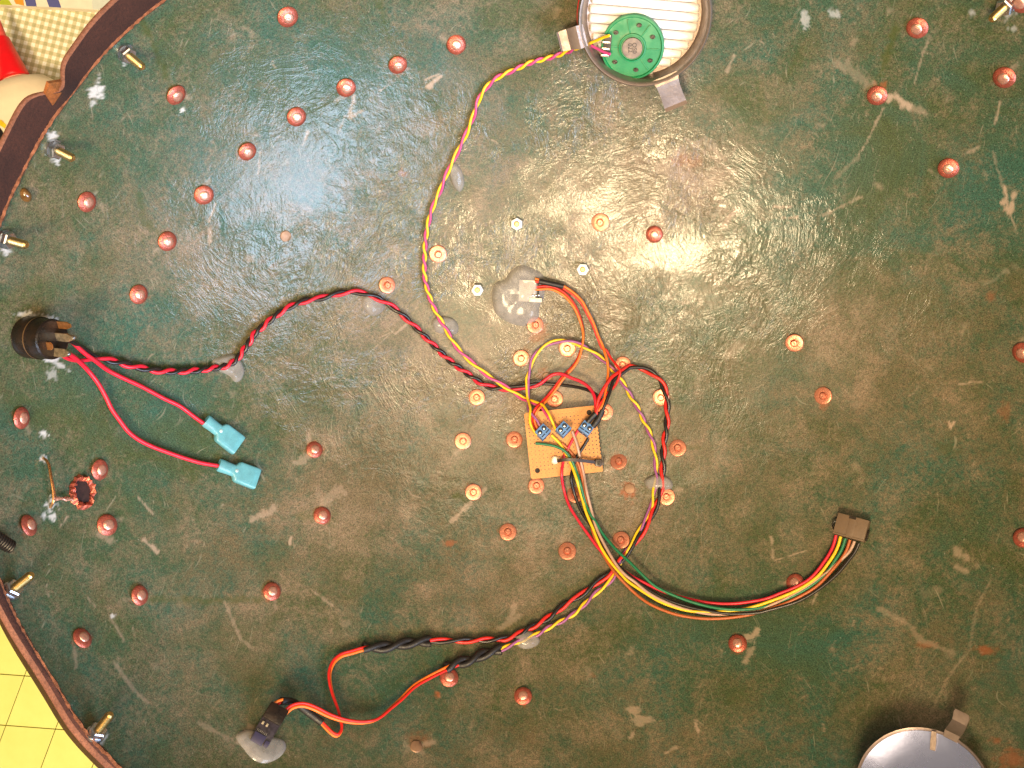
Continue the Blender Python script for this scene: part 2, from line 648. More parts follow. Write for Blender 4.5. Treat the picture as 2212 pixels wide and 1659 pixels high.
# yellow floor of skewed tiles, lower left
ZF = -0.45
M_TILE = simple("yellow_floor_tile", (0.82, 0.73, 0.17), 0.45, var=0.05, scale=30, bump=0.1, col2=(0.77, 0.67, 0.14))
M_GROUT = simple("brown_grout", (0.22, 0.14, 0.02), 0.8, var=0.1)
floor = sheet("floor", None, [(-2.5, -2.5), (2.5, -2.5), (2.5, 2.5), (-2.5, 2.5)], ZF - 0.004, 0.02).build("floor", M_GROUT, None, smooth=0)
floor["kind"] = "structure"
o_px = (12.6, 1567.0)
ea, eb = (107.0, 8.0), (-40.0, 107.0)


def fpt(a, b):
    return pz(o_px[0] + ea[0] * a + eb[0] * b, o_px[1] + ea[1] * a + eb[1] * b, ZF)


g_ = 0.010
tile_me = None
for a in range(-4, 7):
    for b in range(-5, 5):
        base = fpt(a, b)
        if tile_me is None:
            c4 = [fpt(a + g_, b + g_) - base, fpt(a + 1 - g_, b + g_) - base, fpt(a + 1 - g_, b + 1 - g_) - base, fpt(a + g_, b + 1 - g_) - base]
            tmb = MB()
            tmb.add([p for p in c4] + [p - Vector((0, 0, 0.006)) for p in c4],
                    [(3, 2, 1, 0), (4, 5, 6, 7), (0, 1, 5, 4), (1, 2, 6, 5), (2, 3, 7, 6), (3, 0, 4, 7)])
            t_o = tmb.build("tile", M_TILE, None, smooth=0)
            tile_me = t_o.data
            t_o.parent = floor
            t_o.location = base
        else:
            t_o = bpy.data.objects.new("tile", tile_me)
            COL.objects.link(t_o)
            t_o.parent = floor
            t_o.location = base

# ================================================================== THE SHELL
shell = thing("leather_shell", "big bowl-shaped leather shell, green inside, studded with copper rivets", "leather shell", (0, 0, 0))

# ---- rim curve as polar radius from the photo's green edge
edge_px = [(900, -130), (620, -120), (480, -70), (344, 0), (320, 22), (262, 72), (217, 117), (170, 177), (125, 237), (97, 275), (65, 332), (37, 390), (22, 415), (0, 471),
           (-40, 600), (-62, 740), (-68, 880), (-55, 1040), (-28, 1180), (15, 1304), (45, 1364), (85, 1429), (120, 1482), (147, 1532),
           (175, 1579), (217, 1619), (250, 1657), (340, 1730), (480, 1800), (700, 1850)]
ph, rr_ = [], []
for px, py in edge_px:
    q = P(px, py)
    ph.append(math.atan2(q.y, q.x) % (2 * math.pi))
    rr_.append(math.hypot(q.x, q.y))
order = np.argsort(ph)
ph = np.array(ph)[order]
rr_ = np.array(rr_)[order]
print("rim r", rr_.round(3))


def ell_r(phi):
    c, s = np.cos(phi), np.sin(phi)
    r = np.full_like(phi, 0.27)
    for _ in range(20):
        x = r * c
        t = np.clip((x + 0.12) / 0.24, 0, 1)
        t = t * t * (3 - 2 * t)
        ax = 0.268 + 0.070 * t
        r = 0.970 / np.sqrt((c / ax) ** 2 + (s / (0.272 + 0.022 * t)) ** 2)
    return r


NPHI, NR = 1536, 520
phis = np.linspace(0, 2 * np.pi, NPHI, endpoint=False)
lo_, hi_ = ph[0], ph[-1]
rim_r = ell_r(phis)
inside = (phis >= lo_) & (phis <= hi_)
rim_pix = np.interp(phis, ph, rr_)
_k = np.hanning(41)
rim_pix = np.convolve(np.concatenate([rim_pix[-20:], rim_pix, rim_pix[:20]]), _k / _k.sum(), 'valid')
bl = np.clip(np.minimum(phis - lo_, hi_ - phis) / 0.25, 0, 1)
bl = bl * bl * (3 - 2 * bl)
rim_r = np.where(inside, rim_r * (1 - bl) + rim_pix * bl, rim_r)


def rim_at(phi):
    return float(np.interp(phi % (2 * math.pi), np.append(phis, 2 * np.pi), np.append(rim_r, rim_r[0])))


# ---- lining mesh (polar grid)
tt = np.linspace(0.0, 1.0, NR) ** 0.92
R = tt[:, None] * rim_r[None, :]
X = R * np.cos(phis)[None, :]
Y = R * np.sin(phis)[None, :]
Z = surf(X, Y)
verts = np.stack([X, Y, Z], -1).reshape(-1, 3)
# photo position of every vertex, used to lay the recorded scuffs on the leather
D_ = HC - Z
PX = 1106 + X / (K * D_)
PY = 829.5 - Y / (K * D_)

tan = np.zeros_like(PX)
chip = np.zeros_like(PX)
olive = np.zeros_like(PX)
orang = np.zeros_like(PX)
rag = fbm(N3, PX * 0.01, PY * 0.01, 9.0, 4, 0.65)       # ragged edges for marks
rag2 = fbm(N4, PX * 0.01, PY * 0.01, 30.0, 3, 0.6)


def stroke(field, pts, width, strength=1.0, soft=0.5, ragged=0.9):
    pts = np.array(pts, float)
    x0, y0 = pts.min(0) - width * 2 - 6
    x1, y1 = pts.max(0) + width * 2 + 6
    m_ = (PX > x0) & (PX < x1) & (PY > y0) & (PY < y1)
    if not m_.any():
        return
    px, py = PX[m_], PY[m_]
    d = np.full(px.shape, 1e9)
    for a, b in zip(pts[:-1], pts[1:]):
        ab = b - a
        t = np.clip(((px - a[0]) * ab[0] + (py - a[1]) * ab[1]) / max((ab ** 2).sum(), 1e-6), 0, 1)
        d = np.minimum(d, np.hypot(px - a[0] - t * ab[0], py - a[1] - t * ab[1]))
    w = width * (1 + ragged * 2.4 * (rag[m_] - 0.5) + ragged * 1.0 * (rag2[m_] - 0.5))
    v = np.clip((w - d) / (width * soft + 0.6), 0, 1) * strength
    field[m_] = np.maximum(field[m_], v)


def blob(field, x, y, rx, ry, ang=0.0, strength=1.0, soft=0.6, ragged=1.2):
    R_ = max(rx, ry) * 1.8 + 6
    m_ = (np.abs(PX - x) < R_) & (np.abs(PY - y) < R_)
    if not m_.any():
        return
    px, py = PX[m_] - x, PY[m_] - y
    c, s = math.cos(ang), math.sin(ang)
    u, v = (px * c + py * s) / rx, (-px * s + py * c) / ry
    d = np.hypot(u, v)
    lim = 1 + ragged * 1.3 * (rag[m_] - 0.5) + ragged * 0.6 * (rag2[m_] - 0.5)
    val = np.clip((lim - d) / soft, 0, 1) * strength
    field[m_] = np.maximum(field[m_], val)


RIVETS_DOME = [(380, 205), (534, 327), (440, 421), (621, 36), (985.5, 96), (859, 140), (747.5, 189), (640, 252), (1982, 60), (1895, 206), (2170, 167),
               (2049, 363), (2206, 3), (187, 436), (361, 521), (299, 636), (45, 903), (214.5, 1015), (231, 1134.5), (61, 1135.5), (679, 971.5),
               (695.5, 1114), (301, 1286.5), (177, 1379), (587, 1278), (970, 1464), (1593.5, 1390.5), (1130, 1504), (2210, 762), (2212, 1162),
               (1718, 1259), (1413.5, 506)]
RIVETS_WASHER = [(946, 548.5), (836, 616), (1297, 480), (1156, 702), (1225.5, 752), (1126, 773.5), (1345, 788), (1716, 740.5), (1000, 952.5),
                 (1022.5, 1063), (1030, 858), (1097, 1149.5), (1198, 862), (1428, 858), (1306, 889.5), (1111, 949.5), (1336.5, 997.5), (1464, 968),
                 (1158.5, 1049), (1242, 1069.5), (1440, 1073), (1342, 1167), (1225.5, 1191), (1778.5, 855)]
NUTS_WHITE = [(1031, 626.5), (1116, 483.5), (1258.5, 582)]
# stains round the rivets
for i, (x, y) in enumerate(RIVETS_DOME + RIVETS_WASHER):
    blob(orang, x, y, 22, 22, 0, 0.42, 0.5, 0.9)
    if i % 2 == 0:
        a = (i * 2.4) % 6.28
        stroke(tan, [(x + 14 * math.cos(a), y + 14 * math.sin(a)), (x + 34 * math.cos(a + .3), y + 34 * math.sin(a + .3))], 7, 0.40, 0.9)
# scuffs and scratches seen in the photograph (photo coordinates)
for pts, w, s in [
    ([(952, 166), (925, 188)], 6, .85), ([(948, 160), (918, 172)], 3, .7), ([(838, 186), (822, 195)], 2.5, .6),
    ([(765, 206), (756, 245)], 4, .6), ([(780, 240), (756, 252)], 6, .6), ([(745, 250), (734, 282)], 2.5, .5),
    ([(666, 284), (655, 312)], 4, .6), ([(562, 330), (558, 375)], 3, .5), ([(466, 440), (451, 480)], 2.8, .75), ([(454, 486), (453, 520)], 5, .6),
    ([(2005, 88), (1990, 125), (1975, 180)], 3, .5), ([(1905, 205), (1935, 212), (1960, 232)], 10, .85), ([(1880, 185), (1840, 150), (1800, 130)], 14, .28),
    ([(1952, 232), (1985, 236), (1998, 246)], 9, .35), ([(1908, 235), (1880, 290), (1855, 335)], 3.5, .55), ([(1855, 337), (1800, 390)], 6, .25),
    ([(1585, 120), (1570, 155)], 4, .6), ([(2160, 218), (2150, 268)], 3, .6), ([(2115, 318), (2085, 333)], 4.5, .5), ([(2145, 330), (2165, 400)], 4, .3),
    ([(1952, 440), (1995, 440)], 0.1, .0), ([(1780, 465), (1800, 455), (1860, 425)], 4, .45), ([(1670, 447), (1708, 447)], 3, .7), ([(1690, 470), (1722, 470)], 4, .65),
    ([(1588, 452), (1575, 470), (1562, 490)], 6, .6), ([(2170, 405), (2175, 440)], 5, .85), ([(2166, 438), (2180, 460), (2186, 440), (2192, 420)], 7, .85), ([(2184, 465), (2200, 515)], 2.5, .5),
    ([(1455, 330), (1520, 300), (1560, 340)], 9, .38), ([(1440, 360), (1500, 400), (1550, 385)], 26, .30), ([(1480, 300), (1580, 370)], 2.2, .5),
    ([(1595, 745), (1575, 765)], 12, .30), ([(930, 1095), (980, 1125)], 0.1, 0), ([(1018, 1085), (975, 1125)], 6, .6), ([(1050, 1055), (1030, 1070)], 5, .5),
    ([(640, 1000), (665, 985)], 9, .45), ([(590, 1100), (560, 1115), (545, 1125)], 9, .55), ([(700, 1085), (735, 1060)], 16, .35), ([(630, 1160), (626, 1175)], 3.5, .8),
    ([(295, 1070), (330, 1110)], 3, .65), ([(312, 1168), (340, 1192)], 6, .75), ([(222, 1150), (238, 1170)], 11, .45), ([(145, 1117), (130, 1137)], 3, .8),
    ([(675, 1277), (718, 1307)], 4, .45), ([(240, 1335), (268, 1385)], 4, .45), ([(245, 1430), (290, 1490), (320, 1520)], 5, .40), ([(160, 1400), (165, 1440)], 5, .35),
    ([(485, 1300), (520, 1380), (545, 1400)], 5, .40), ([(190, 1290), (205, 1310)], 2.5, .4), ([(430, 1560), (500, 1600)], 6, .35),
    ([(1365, 1530), (1385, 1560), (1400, 1555)], 13, .55), ([(1360, 1595), (1370, 1580)], 5, .6), ([(1438, 1625), (1460, 1615)], 5, .6), ([(1502, 1560), (1508, 1580)], 4, .75), ([(1500, 1555), (1520, 1565)], 3, .5),
    ([(1615, 1375), (1635, 1365)], 10, .7), ([(1625, 1400), (1610, 1430)], 8, .5), ([(1830, 1210), (1850, 1235)], 0.1, 0), ([(2060, 1190), (2090, 1205)], 9, .5), ([(2065, 1225), (2085, 1235)], 7, .45),
    ([(2050, 912), (2054, 925), (2060, 912)], 2.6, 1.), ([(2070, 830), (2120, 825)], 2.5, .6), ([(1665, 1160), (1670, 1205)], 4, .6), ([(1675, 1210), (1740, 1190)], 2, .6),
    ([(1770, 1265), (1755, 1305)], 2.4, .6), ([(2140, 1255), (2110, 1310), (2095, 1400), (2050, 1460), (2010, 1540)], 3, .32), ([(2000, 1330), (1990, 1360)], 0.1, 0),
    ([(1900, 1315), (1925, 1330), (1965, 1350), (1985, 1380), (2020, 1395), (2060, 1410)], 7, .33), ([(1300, 300), (1250, 330)], 2, .4), ([(1200, 270), (1260, 255)], 2, .35),
    ([(1110, 1310), (1100, 1340)], 8, .4), ([(1080, 1360), (1120, 1330)], 8, .4), ([(1400, 560), (1380, 540)], 0.1, 0), ([(900, 1610), (940, 1602)], 6, .5), ([(880, 1615), (910, 1625)], 10, .3),
    ([(545, 1570), (520, 1600), (550, 1625)], 10, .5), ([(1420, 640), (1430, 700)], 0.1, 0), ([(700, 640), (640, 700)], 0.1, 0), ([(880, 700), (855, 720)], 3, .5), ([(820, 730), (850, 715), (800, 760)], 1.6, .45),
]:
    if s > 0:
        stroke(tan, pts, w, s)
# random small scratches everywhere
for _ in range(260):
    x, y = random.uniform(20, 2200), random.uniform(10, 1650)
    cx, cy = x - 1100, y - 860
    a = math.atan2(cy, cx) + math.pi / 2 * random.choice([0, 1, 1]) + random.gauss(0, .5)
    l = random.uniform(6, 34)
    stroke(tan, [(x, y), (x + l * math.cos(a) * .6, y + l * math.sin(a) * .6), (x + l * math.cos(a + .25), y + l * math.sin(a + .25))], random.uniform(.9, 1.9), random.uniform(.15, .55), 0.8, 0.7)
for _ in range(130):
    x, y = random.uniform(20, 2200), random.uniform(10, 1650)
    blob(tan, x, y, random.uniform(4, 22), random.uniform(3, 14), random.uniform(0, 3), random.uniform(.10, .32), 0.8, 1.6)
# white chips round holes and bolts
for x, y, rx, ry in [(208, 200, 15, 17), (268, 112, 12, 16), (112, 300, 10, 18), (122, 330, 14, 20), (10, 520, 14, 22), (12, 540, 12, 10), (2180, 20, 14, 18), (98, 690, 20, 10),
                     (60, 680, 22, 9), (115, 775, 22, 9), (95, 1112, 8, 7), (94, 990, 7, 9), (97, 940, 11, 8), (20, 1285, 16, 12), (212, 1590, 20, 14), (108, 1095, 14, 18),
                     (392, 236, 6, 6), (2185, 62, 12, 6), (245, 1330, 6, 5), (112, 1118, 10, 8), (2100, 30, 8, 8), (1800, 30, 12, 10), (1740, 40, 10, 16)]:
    blob(chip, x, y, rx, ry, 0, .78 if x < 1500 else .4, 0.45, 1.9)
blob(chip, 112, 808, 14, 16, .6, .35, .4, 1.5)
for pts, w in [([(205, 215), (198, 228)], 4), ([(100, 280), (112, 310), (125, 355)], 4), ([(215, 160), (212, 185)], 2), ([(95, 770), (150, 800)], 6), ([(275, 100), (268, 140)], 4)]:
    stroke(chip, pts, w, .6)
# olive marker lines, rivet stains, and an olive patch left of the upper crimp
for pts, w, s in [([(300, 40), (325, 80), (345, 130), (368, 185)], 10, .55), ([(818, 0), (828, 40), (835, 65)], 12, .55), ([(842, 80), (855, 130)], 10, .4), ([(1935, 60), (1918, 110), (1905, 160)], 12, .65),
                  ([(300, 420), (310, 470), (345, 510)], 11, .5), ([(430, 910), (450, 950)], 22, .35), ([(325, 1293), (430, 1298), (560, 1295)], 11, .5), ([(2025, 960), (2060, 975)], 16, .3),
                  ([(985, 1072), (1010, 1078)], 10, .7), ([(1480, 965), (1512, 968)], 11, .45), ([(1352, 1003), (1366, 1012)], 12, .4), ([(650, 1115), (672, 1118)], 12, .4), ([(1640, 180), (1655, 260)], 12, .3),
                  ([(1150, 250), (1180, 330), (1195, 420)], 14, .3), ([(860, 290), (880, 350)], 12, .3), ([(400, 1000), (420, 1030)], 18, .35)]:
    stroke(olive, pts, w, s, 0.8, 0.8)
# orange copper stains
for x, y, rx, ry, s in [(870, 375, 14, 12, .35), (1165, 720, 26, 24, .5), (1360, 1058, 22, 20, .75), (2120, 610, 10, 6, 0), (1150, 1390, 10, 8, .3), (970, 1175, 18, 8, .55), (1905, 182, 16, 10, .5), (1400, 1050, 4, 4, .5),
                        (946, 1500, 8, 9, .75), (1480, 350, 40, 22, .3), (2130, 1405, 30, 12, .55), (2000, 1395, 30, 9, .35), (1255, 770, 22, 14, .35), (1345, 800, 30, 22, .35), (2140, 640, 14, 12, .3),
                        (1280, 1460, 10, 8, .2), (1780, 875, 16, 16, .45), (2190, 1640, 40, 30, .5), (2150, 1600, 18, 8, .5), (905, 1600, 30, 24, .3), (1180, 815, 22, 24, .4), (2170, 890, 20, 26, .25)]:
    if s:
        blob(orang, x, y, rx, ry, 0, s, 0.7, 1.3)

# broad wear: browned towards the middle and right, greener near the walls
dc = np.hypot((PX - 1180) / 1050, (PY - 900) / 900)
wear = 0.80 - 0.34 * np.clip(dc, 0, 1.2) + 0.55 * (fbm(N2, X + 5, Y + 5, 13.0, 4, 0.6) - 0.5)
for x, y, rx, ry, a in [(350, 930, 260, 200, -.30), (1500, 1330, 330, 110, -.22), (1680, 330, 200, 160, -.25), (1450, 700, 90, 150, -.22), (1720, 1400, 160, 110, -.30), (1930, 130, 120, 100, -.12),
                        (900, 1480, 300, 100, -.18), (1180, 960, 0.1, 0.1, 0), (880, 1010, 200, 120, .22), (1300, 400, 260, 140, .22), (1500, 370, 120, 90, .30), (1950, 760, 220, 200, .16),
                        (1130, 1290, 200, 110, .16), (720, 1090, 120, 90, .18), (1860, 110, 130, 100, .20), (1350, 230, 90, 100, .2), (470, 1190, 60, 50, .35), (1150, 740, 220, 160, .2),
                        (1000, 400, 0.1, .1, 0), (640, 480, 160, 140, -.12), (1880, 340, 90, 120, -.25), (1560, 1130, 160, 120, -.15), (2100, 1250, 120, 100, -.2), (700, 150, 160, 120, -.15)]:
    if a:
        wear += a * np.exp(-(((PX - x) / rx) ** 2 + ((PY - y) / ry) ** 2))

# scuffs stand a hair proud / low so they catch the light
Z2 = Z + 0.00012 * tan - 0.0001 * chip
verts[:, 2] = Z2.reshape(-1)
idx = np.arange(NR * NPHI).reshape(NR, NPHI)
a_, b_ = idx[:-1, :], np.roll(idx, -1, 1)[:-1, :]
c_, d_ = np.roll(idx, -1, 1)[1:, :], idx[1:, :]
quads = np.stack([a_, d_, c_, b_], -1)[1:].reshape(-1, 4)
me = bpy.data.meshes.new("green_lining")
nv, nq = len(verts), len(quads)
# close the centre with a small fan
me.vertices.add(nv)
me.vertices.foreach_set("co", verts.astype(np.float32).ravel())
fan = list(idx[1])
nl = nq * 4 + len(fan)
me.loops.add(nl)
me.loops.foreach_set("vertex_index", np.concatenate([quads.ravel(), np.array(fan)]).astype(np.int32))
me.polygons.add(nq + 1)
me.polygons.foreach_set("loop_start", np.concatenate([np.arange(nq) * 4, [nq * 4]]).astype(np.int32))
me.polygons.foreach_set("use_smooth", np.ones(nq + 1, bool))
me.update(calc_edges=True)
ca = me.color_attributes.new("marks", 'FLOAT_COLOR', 'POINT')
ca.data.foreach_set("color", np.stack([tan * 0.85, chip, olive, orang], -1).reshape(-1).astype(np.float32))
crk = 0.26 + 0.90 * np.exp(-(((PX - 1080) / 640) ** 2 + ((PY - 560) / 470) ** 2)) + 0.35 * np.exp(-(((PX - 1420) / 170) ** 2 + ((PY - 520) / 150) ** 2))
crk = np.clip(crk * np.clip(0.15 + 3.2 * (fbm(N4, X + 7, Y + 7, 24.0, 3) - 0.30), 0.25, 1.35), 0.06, 1.35)
ka = me.attributes.new("crinkle", 'FLOAT', 'POINT')
ka.data.foreach_set("value", crk.reshape(-1).astype(np.float32))
wa = me.attributes.new("wear", 'FLOAT', 'POINT')
wa.data.foreach_set("value", wear.reshape(-1).astype(np.float32))
me.materials.append(M_LINING)
lining = bpy.data.objects.new("green_lining", me)
COL.objects.link(lining)
lining.parent = shell

# ---- rim band: dark suede inner face, tan cut edge, outer face
NB = 900
bphi = np.linspace(0, 2 * np.pi, NB, endpoint=False)


def sm(x, a, b):
    t = min(max((x - a) / (b - a), 0), 1)
    return t * t * (3 - 2 * t)


inner_v, edge_v, outer_v, raw_v = [], [], [], []
notch_phi = None
qn = P(150, 205)
notch_phi = math.atan2(qn.y, qn.x) % (2 * math.pi)
for i, f in enumerate(bphi):
    r0 = rim_at(f)
    c, s = math.cos(f), math.sin(f)
    z0 = (surf_s(r0 * c, r0 * s))
    up = 1 - sm(f, math.radians(178), math.radians(212))            # tall band on the upper left, bare edge lower left
    if f > math.radians(260):
        up = sm(f, math.radians(260), math.radians(330))
    low = 1 - up
    hgt = 0.0014 + 0.0200 * up + 0.0015 * math.sin(f * 9)
    flare = 0.0005 + 0.0006 * math.sin(f * 5)
    d = (f - notch_phi)
    dent = math.exp(-(d / 0.030) ** 2)
    dent2 = math.exp(-((d - 0.05) / 0.06) ** 2) - math.exp(-((d + 0.06) / 0.06) ** 2)
    hgt -= 0.0035 * dent
    flare -= 0.0065 * dent - 0.0018 * dent2
    th = 0.0026 + 0.0004 * low
    j = 0.0009 * (random.random() - 0.5)
    e0 = Vector((r0 * c, r0 * s, z0))
    nrm = Vector((-c, -s, 0.25)).normalized()
    raw_v.append([e0 + nrm * (0.0002) - Vector((0, 0, 0.0018 + 0.0024 * random.random())) , e0 + nrm * (0.0019 + j), e0 + nrm * (0.0017 + j) + Vector((c, s, 1.4)) * 0.0008])
    inner_v.append([e0 + nrm * 0.0010 - Vector((0, 0, 0.001)), e0 + Vector((c, s, 0)) * (flare * .5) + Vector((0, 0, hgt * .5)) + nrm * 0.0014, e0 + Vector((c, s, 0)) * flare + Vector((0, 0, hgt))])
    w1 = e0 + Vector((c, s, 0)) * flare + Vector((0, 0, hgt))
    jj = 0.0003 * (random.random() - 0.5)
    edge_v.append([w1, w1 + Vector((c, s, 0)) * (th * .25) + Vector((0, 0, 0.0006 + jj)), w1 + Vector((c, s, 0)) * (th * .75) + Vector((0, 0, 0.0006 - jj)), w1 + Vector((c, s, 0)) * th])
    w2 = w1 + Vector((c, s, 0)) * th
    bul = 0.006 + 0.013 * low
    outer_v.append([w2, w2 + Vector((c * bul * .5, s * bul * .5, -0.012)), w2 + Vector((c * bul, s * bul, -0.035)), Vector((c * (r0 + bul * .9), s * (r0 + bul * .9), max(z0 - 0.075, 0.02))),
                    Vector((c * r0 * .80, s * r0 * .80, 0.035)), Vector((c * r0 * .45, s * r0 * .45, -0.004)), Vector((0, 0, -0.006))])


def ring_strip(rows):
    mb = MB()
    n, k = len(rows), len(rows[0])
    fs_ = []
    for i in range(n):
        j = (i + 1) % n
        for q in range(k - 1):
            fs_.append((i * k + q, i * k + q + 1, j * k + q + 1, j * k + q))
    mb.add([p for r in rows for p in r], fs_)
    return mb


ring_strip(inner_v).build("suede_rim_band", M_SUEDE, shell, smooth=60)
ring_strip(edge_v).build("cut_rim_edge", M_TANEDGE, shell, smooth=60)
ring_strip(outer_v).build("outer_leather", suede_mat("outer_brown_leather", (0.070, 0.022, 0.008), (0.040, 0.014, 0.007), 0.5, 0.0), shell, smooth=60)
raw = ring_strip(raw_v).build("ragged_lining_edge", M_RAWEDGE, shell, smooth=60)
# the gap in the band, with orange leather showing
def on_band(px, py, lift=0.0018):
    """point just inside the rim band seen at a photo position"""
    k_ = math.hypot(px - 1106, py - 829.5) * K
    f = math.atan2(829.5 - py, px - 1106)
    return pz(px, py, HC - (rim_at(f) - lift) / k_)


gp = [on_band(106, 180, .0045), on_band(146, 174, .0035), on_band(152, 188, .0018), on_band(114, 228, .0016), on_band(99, 204, .0022)]
gpc = sum(gp, Vector()) / len(gp)
nrm_g = (gp[1] - gp[0]).cross(gp[3] - gp[0]).normalized()
if nrm_g.dot(Vector((-gpc.x, -gpc.y, 0.05))) < 0:
    nrm_g = -nrm_g
gmb = MB()
gmb.add(gp + [p - nrm_g * 0.0015 for p in gp] + [gpc + nrm_g * 0.0022], [(i, (i + 1) % 5, 10) for i in range(5)] + [(i + 5, (i + 1) % 5 + 5, (i + 1) % 5, i) for i in range(5)])
gmb.build("leather_gap_patch", M_ORANGELEATHER, shell, smooth=30)

# ---- rivets
RW = 0.0055


def rivet_meshes(kind):
    I = Matrix.Identity(4)
    if kind == 0:
        b = MB().lathe(I, [(0.0, 0.0), (RW * .98, 0.0), (RW * 1.02, 0.0005), (RW * .95, 0.0010), (RW * .80, 0.0014), (RW * .66, 0.0017), (RW * .56, 0.0018), (0, 0.0018)], 22, jit=0.02)
        s = MB().lathe(I, [(RW * .58, 0.0014), (RW * .52, 0.0020), (RW * .41, 0.0024), (RW * .28, 0.0026), (RW * .14, 0.0027), (0, 0.0026)], 16, jit=0.10)
    else:
        b = MB().lathe(I, [(0.0, 0.0), (RW * .98, 0.0), (RW * 1.03, 0.0004), (RW * 1.0, 0.0010), (RW * .92, 0.0012), (RW * .46, 0.0010), (RW * .40, 0.0004), (0, 0.0004)], 26, jit=0.015)
        s = MB().lathe(I, [(RW * .36, 0.0003), (RW * .35, 0.0022), (RW * .30, 0.0027), (RW * .14, 0.0028), (0, 0.0026)], 14, jit=0.12)
    return b, s


def make_rivets(spots, kind, mats, tag):
    protos = []
    for k in range(4):
        random.seed(40 + k + kind * 10)
        b, s = rivet_meshes(kind)
        bo = b.build("rivet", mats[0], None)
        so = s.build("rivet_stem", mats[1], None)
        protos.append((bo.data, so.data))
        bpy.data.objects.remove(bo)
        bpy.data.objects.remove(so)
    for i, (x, y) in enumerate(spots):
        bm_, sm_ = protos[(i * 7 + 3) % 4]
        M = frame(x, y, 0.0004, spin=0)
        if x < 260:                          # the wall is steepest here
            q = M.translation
            tl = Matrix.Rotation(-math.radians(16) * (1 - x / 260), 3, Vector((-q.y, q.x, 0)).normalized()).to_4x4()
            M = Matrix.Translation(q) @ tl @ Matrix.Translation(-q) @ M
        M = M @ Matrix.Rotation(i * 1.7, 4, 'Z')
        M = M @ Matrix.Rotation(random.gauss(0, .10), 4, 'X') @ Matrix.Rotation(random.gauss(0, .10), 4, 'Y') @ Matrix.Scale(random.uniform(.95, 1.04), 4)
        o = instance(bm_, "rivet", shell, M)
        st = bpy.data.objects.new("rivet_stem", sm_)
        COL.objects.link(st)
        st.parent = o


make_rivets(RIVETS_DOME, 0, (M_COPPERD, M_COPPER), "dome")
make_rivets(RIVETS_WASHER, 1, (M_COPPERL, M_COPPERL), "washer")
random.seed(99)

# faded rivet ends nearly buried in the leather
for x, y in [(617, 510), (899, 1613), (1183, 815), (1360, 1056)]:
    M = frame(x, y, 0.0)
    MB().lathe(M, [(0, 0), (.0036, 0.0), (.0032, 0.0007), (.0016, 0.0010), (0, 0.0010)], 16, jit=.1).build("buried_rivet_end", simple("dull_tan_copper", (0.34, 0.20, 0.12), 0.5, metal=0.4), shell)


# ---- bolts
def hexprof(mb, M, r, z0, z1, ch=0.0006):
    mb.lathe(M, [(r * .9, z0), (r, z0 + ch), (r, z1 - ch), (r * .88, z1), (r * .45, z1), (r * .45, z1 - .0005), (0, z1 - .0005)], 6)
    return mb


def bolt(x, y, length, spin=0.0, axis_tilt=(0, 0), r=0.0022):
    p0 = P(x, y, 0.0)
    nb_ = (normal(p0.x, p0.y) + Vector((-p0.x, -p0.y, 0)).normalized() * 0.55).normalized()
    xb_ = Vector((0, 0, 1)) - nb_ * nb_.z
    xb_.normalize()
    M = Matrix((xb_, nb_.cross(xb_), nb_)).transposed().to_4x4()
    M.translation = p0
    M = M @ Matrix.Rotation(spin, 4, 'Z') @ Matrix.Rotation(axis_tilt[0], 4, 'X') @ Matrix.Rotation(axis_tilt[1], 4, 'Y')
    prof = [(r * .8, 0.0)]
    z = 0.002
    while z < length - .001:
        prof += [(r, z), (r * .80, z + 0.0004)]
        z += 0.0008
    prof += [(r * .9, length - .0008), (r * .62, length), (0, length)]
    b = MB().lathe(M, prof, 14).build("bolt", M_BRASS, shell, smooth=50)
    MB().lathe(M, [(0, -0.0006), (.0046, -0.0006), (.0048, .0004), (.0046, .0014), (.0030, .0014), (0, .0014)], 20).build("washer", M_STEEL, b)
    hexprof(MB(), M, 0.0045, 0.0013, 0.0045).build("nut", M_STEEL, b, smooth=20)
    return b


bolt(268, 112, 0.0145, .3)
bolt(113, 320, 0.0135, .1)
bolt(8, 516, 0.0135, .5)
bolt(22, 1278, 0.0155, .2, (0.25, 0.0))
bolt(204, 1588, 0.0150, .2, (0.2, 0.0))
bolt(2178, 8, 0.0140, .6)

# bright nuts in the middle
for i, (x, y) in enumerate(NUTS_WHITE):
    M = frame(x, y, 0.0006, i * .5, lean=.6)
    b = MB().lathe(M, [(0, 0), (.0018, 0), (.0018, .0052), (.0013, .0058), (0, .0058)], 14).build("bolt_end", M_BRASS, shell)
    hexprof(MB(), M, 0.0041, 0.0003, 0.0040, .0005).build("nut", M_ZINC, b, smooth=20)

# ---- ragged copper eyelet (back of a big hole) at the left
Me = frame(176, 1063, 0.0, math.radians(18), lean=1.0)
ey = MB()
seg = 34
vs_, fs_ = [], []
random.seed(5)
for k, (r, z) in enumerate([(.0062, .0006), (.0080, .0016), (.0092, .0004), (.0058, -.0012)]):
    for i in range(seg):
        a = 2 * math.pi * i / seg
        jr = 1 + (random.random() - .5) * (.20 if k != 3 else .1)
        vs_.append(Me @ Vector((r * jr * math.cos(a) * .80, r * jr * math.sin(a) * 1.0, z + random.random() * .0022 * (k < 2))))
for ra, rb in ((2, 1), (1, 0), (0, 3)):
    for i in range(seg):
        j = (i + 1) % seg
        fs_.append((ra * seg + i, ra * seg + j, rb * seg + j, rb * seg + i))
ey.add(vs_, fs_)
eyo = ey.build("copper_eyelet", M_COPPERD, shell, smooth=0)
MB().lathe(Me, [(0.0, .0003), (.0068, .0003), (.0070, .0006), (.0040, .0009), (0, .0007)], 22, sx=.80, sy=1.0, jit=.25).build("dark_hole", simple("dark_hole_inside", (0.030, 0.010, 0.008), 0.75, var=0.2, scale=500), eyo)


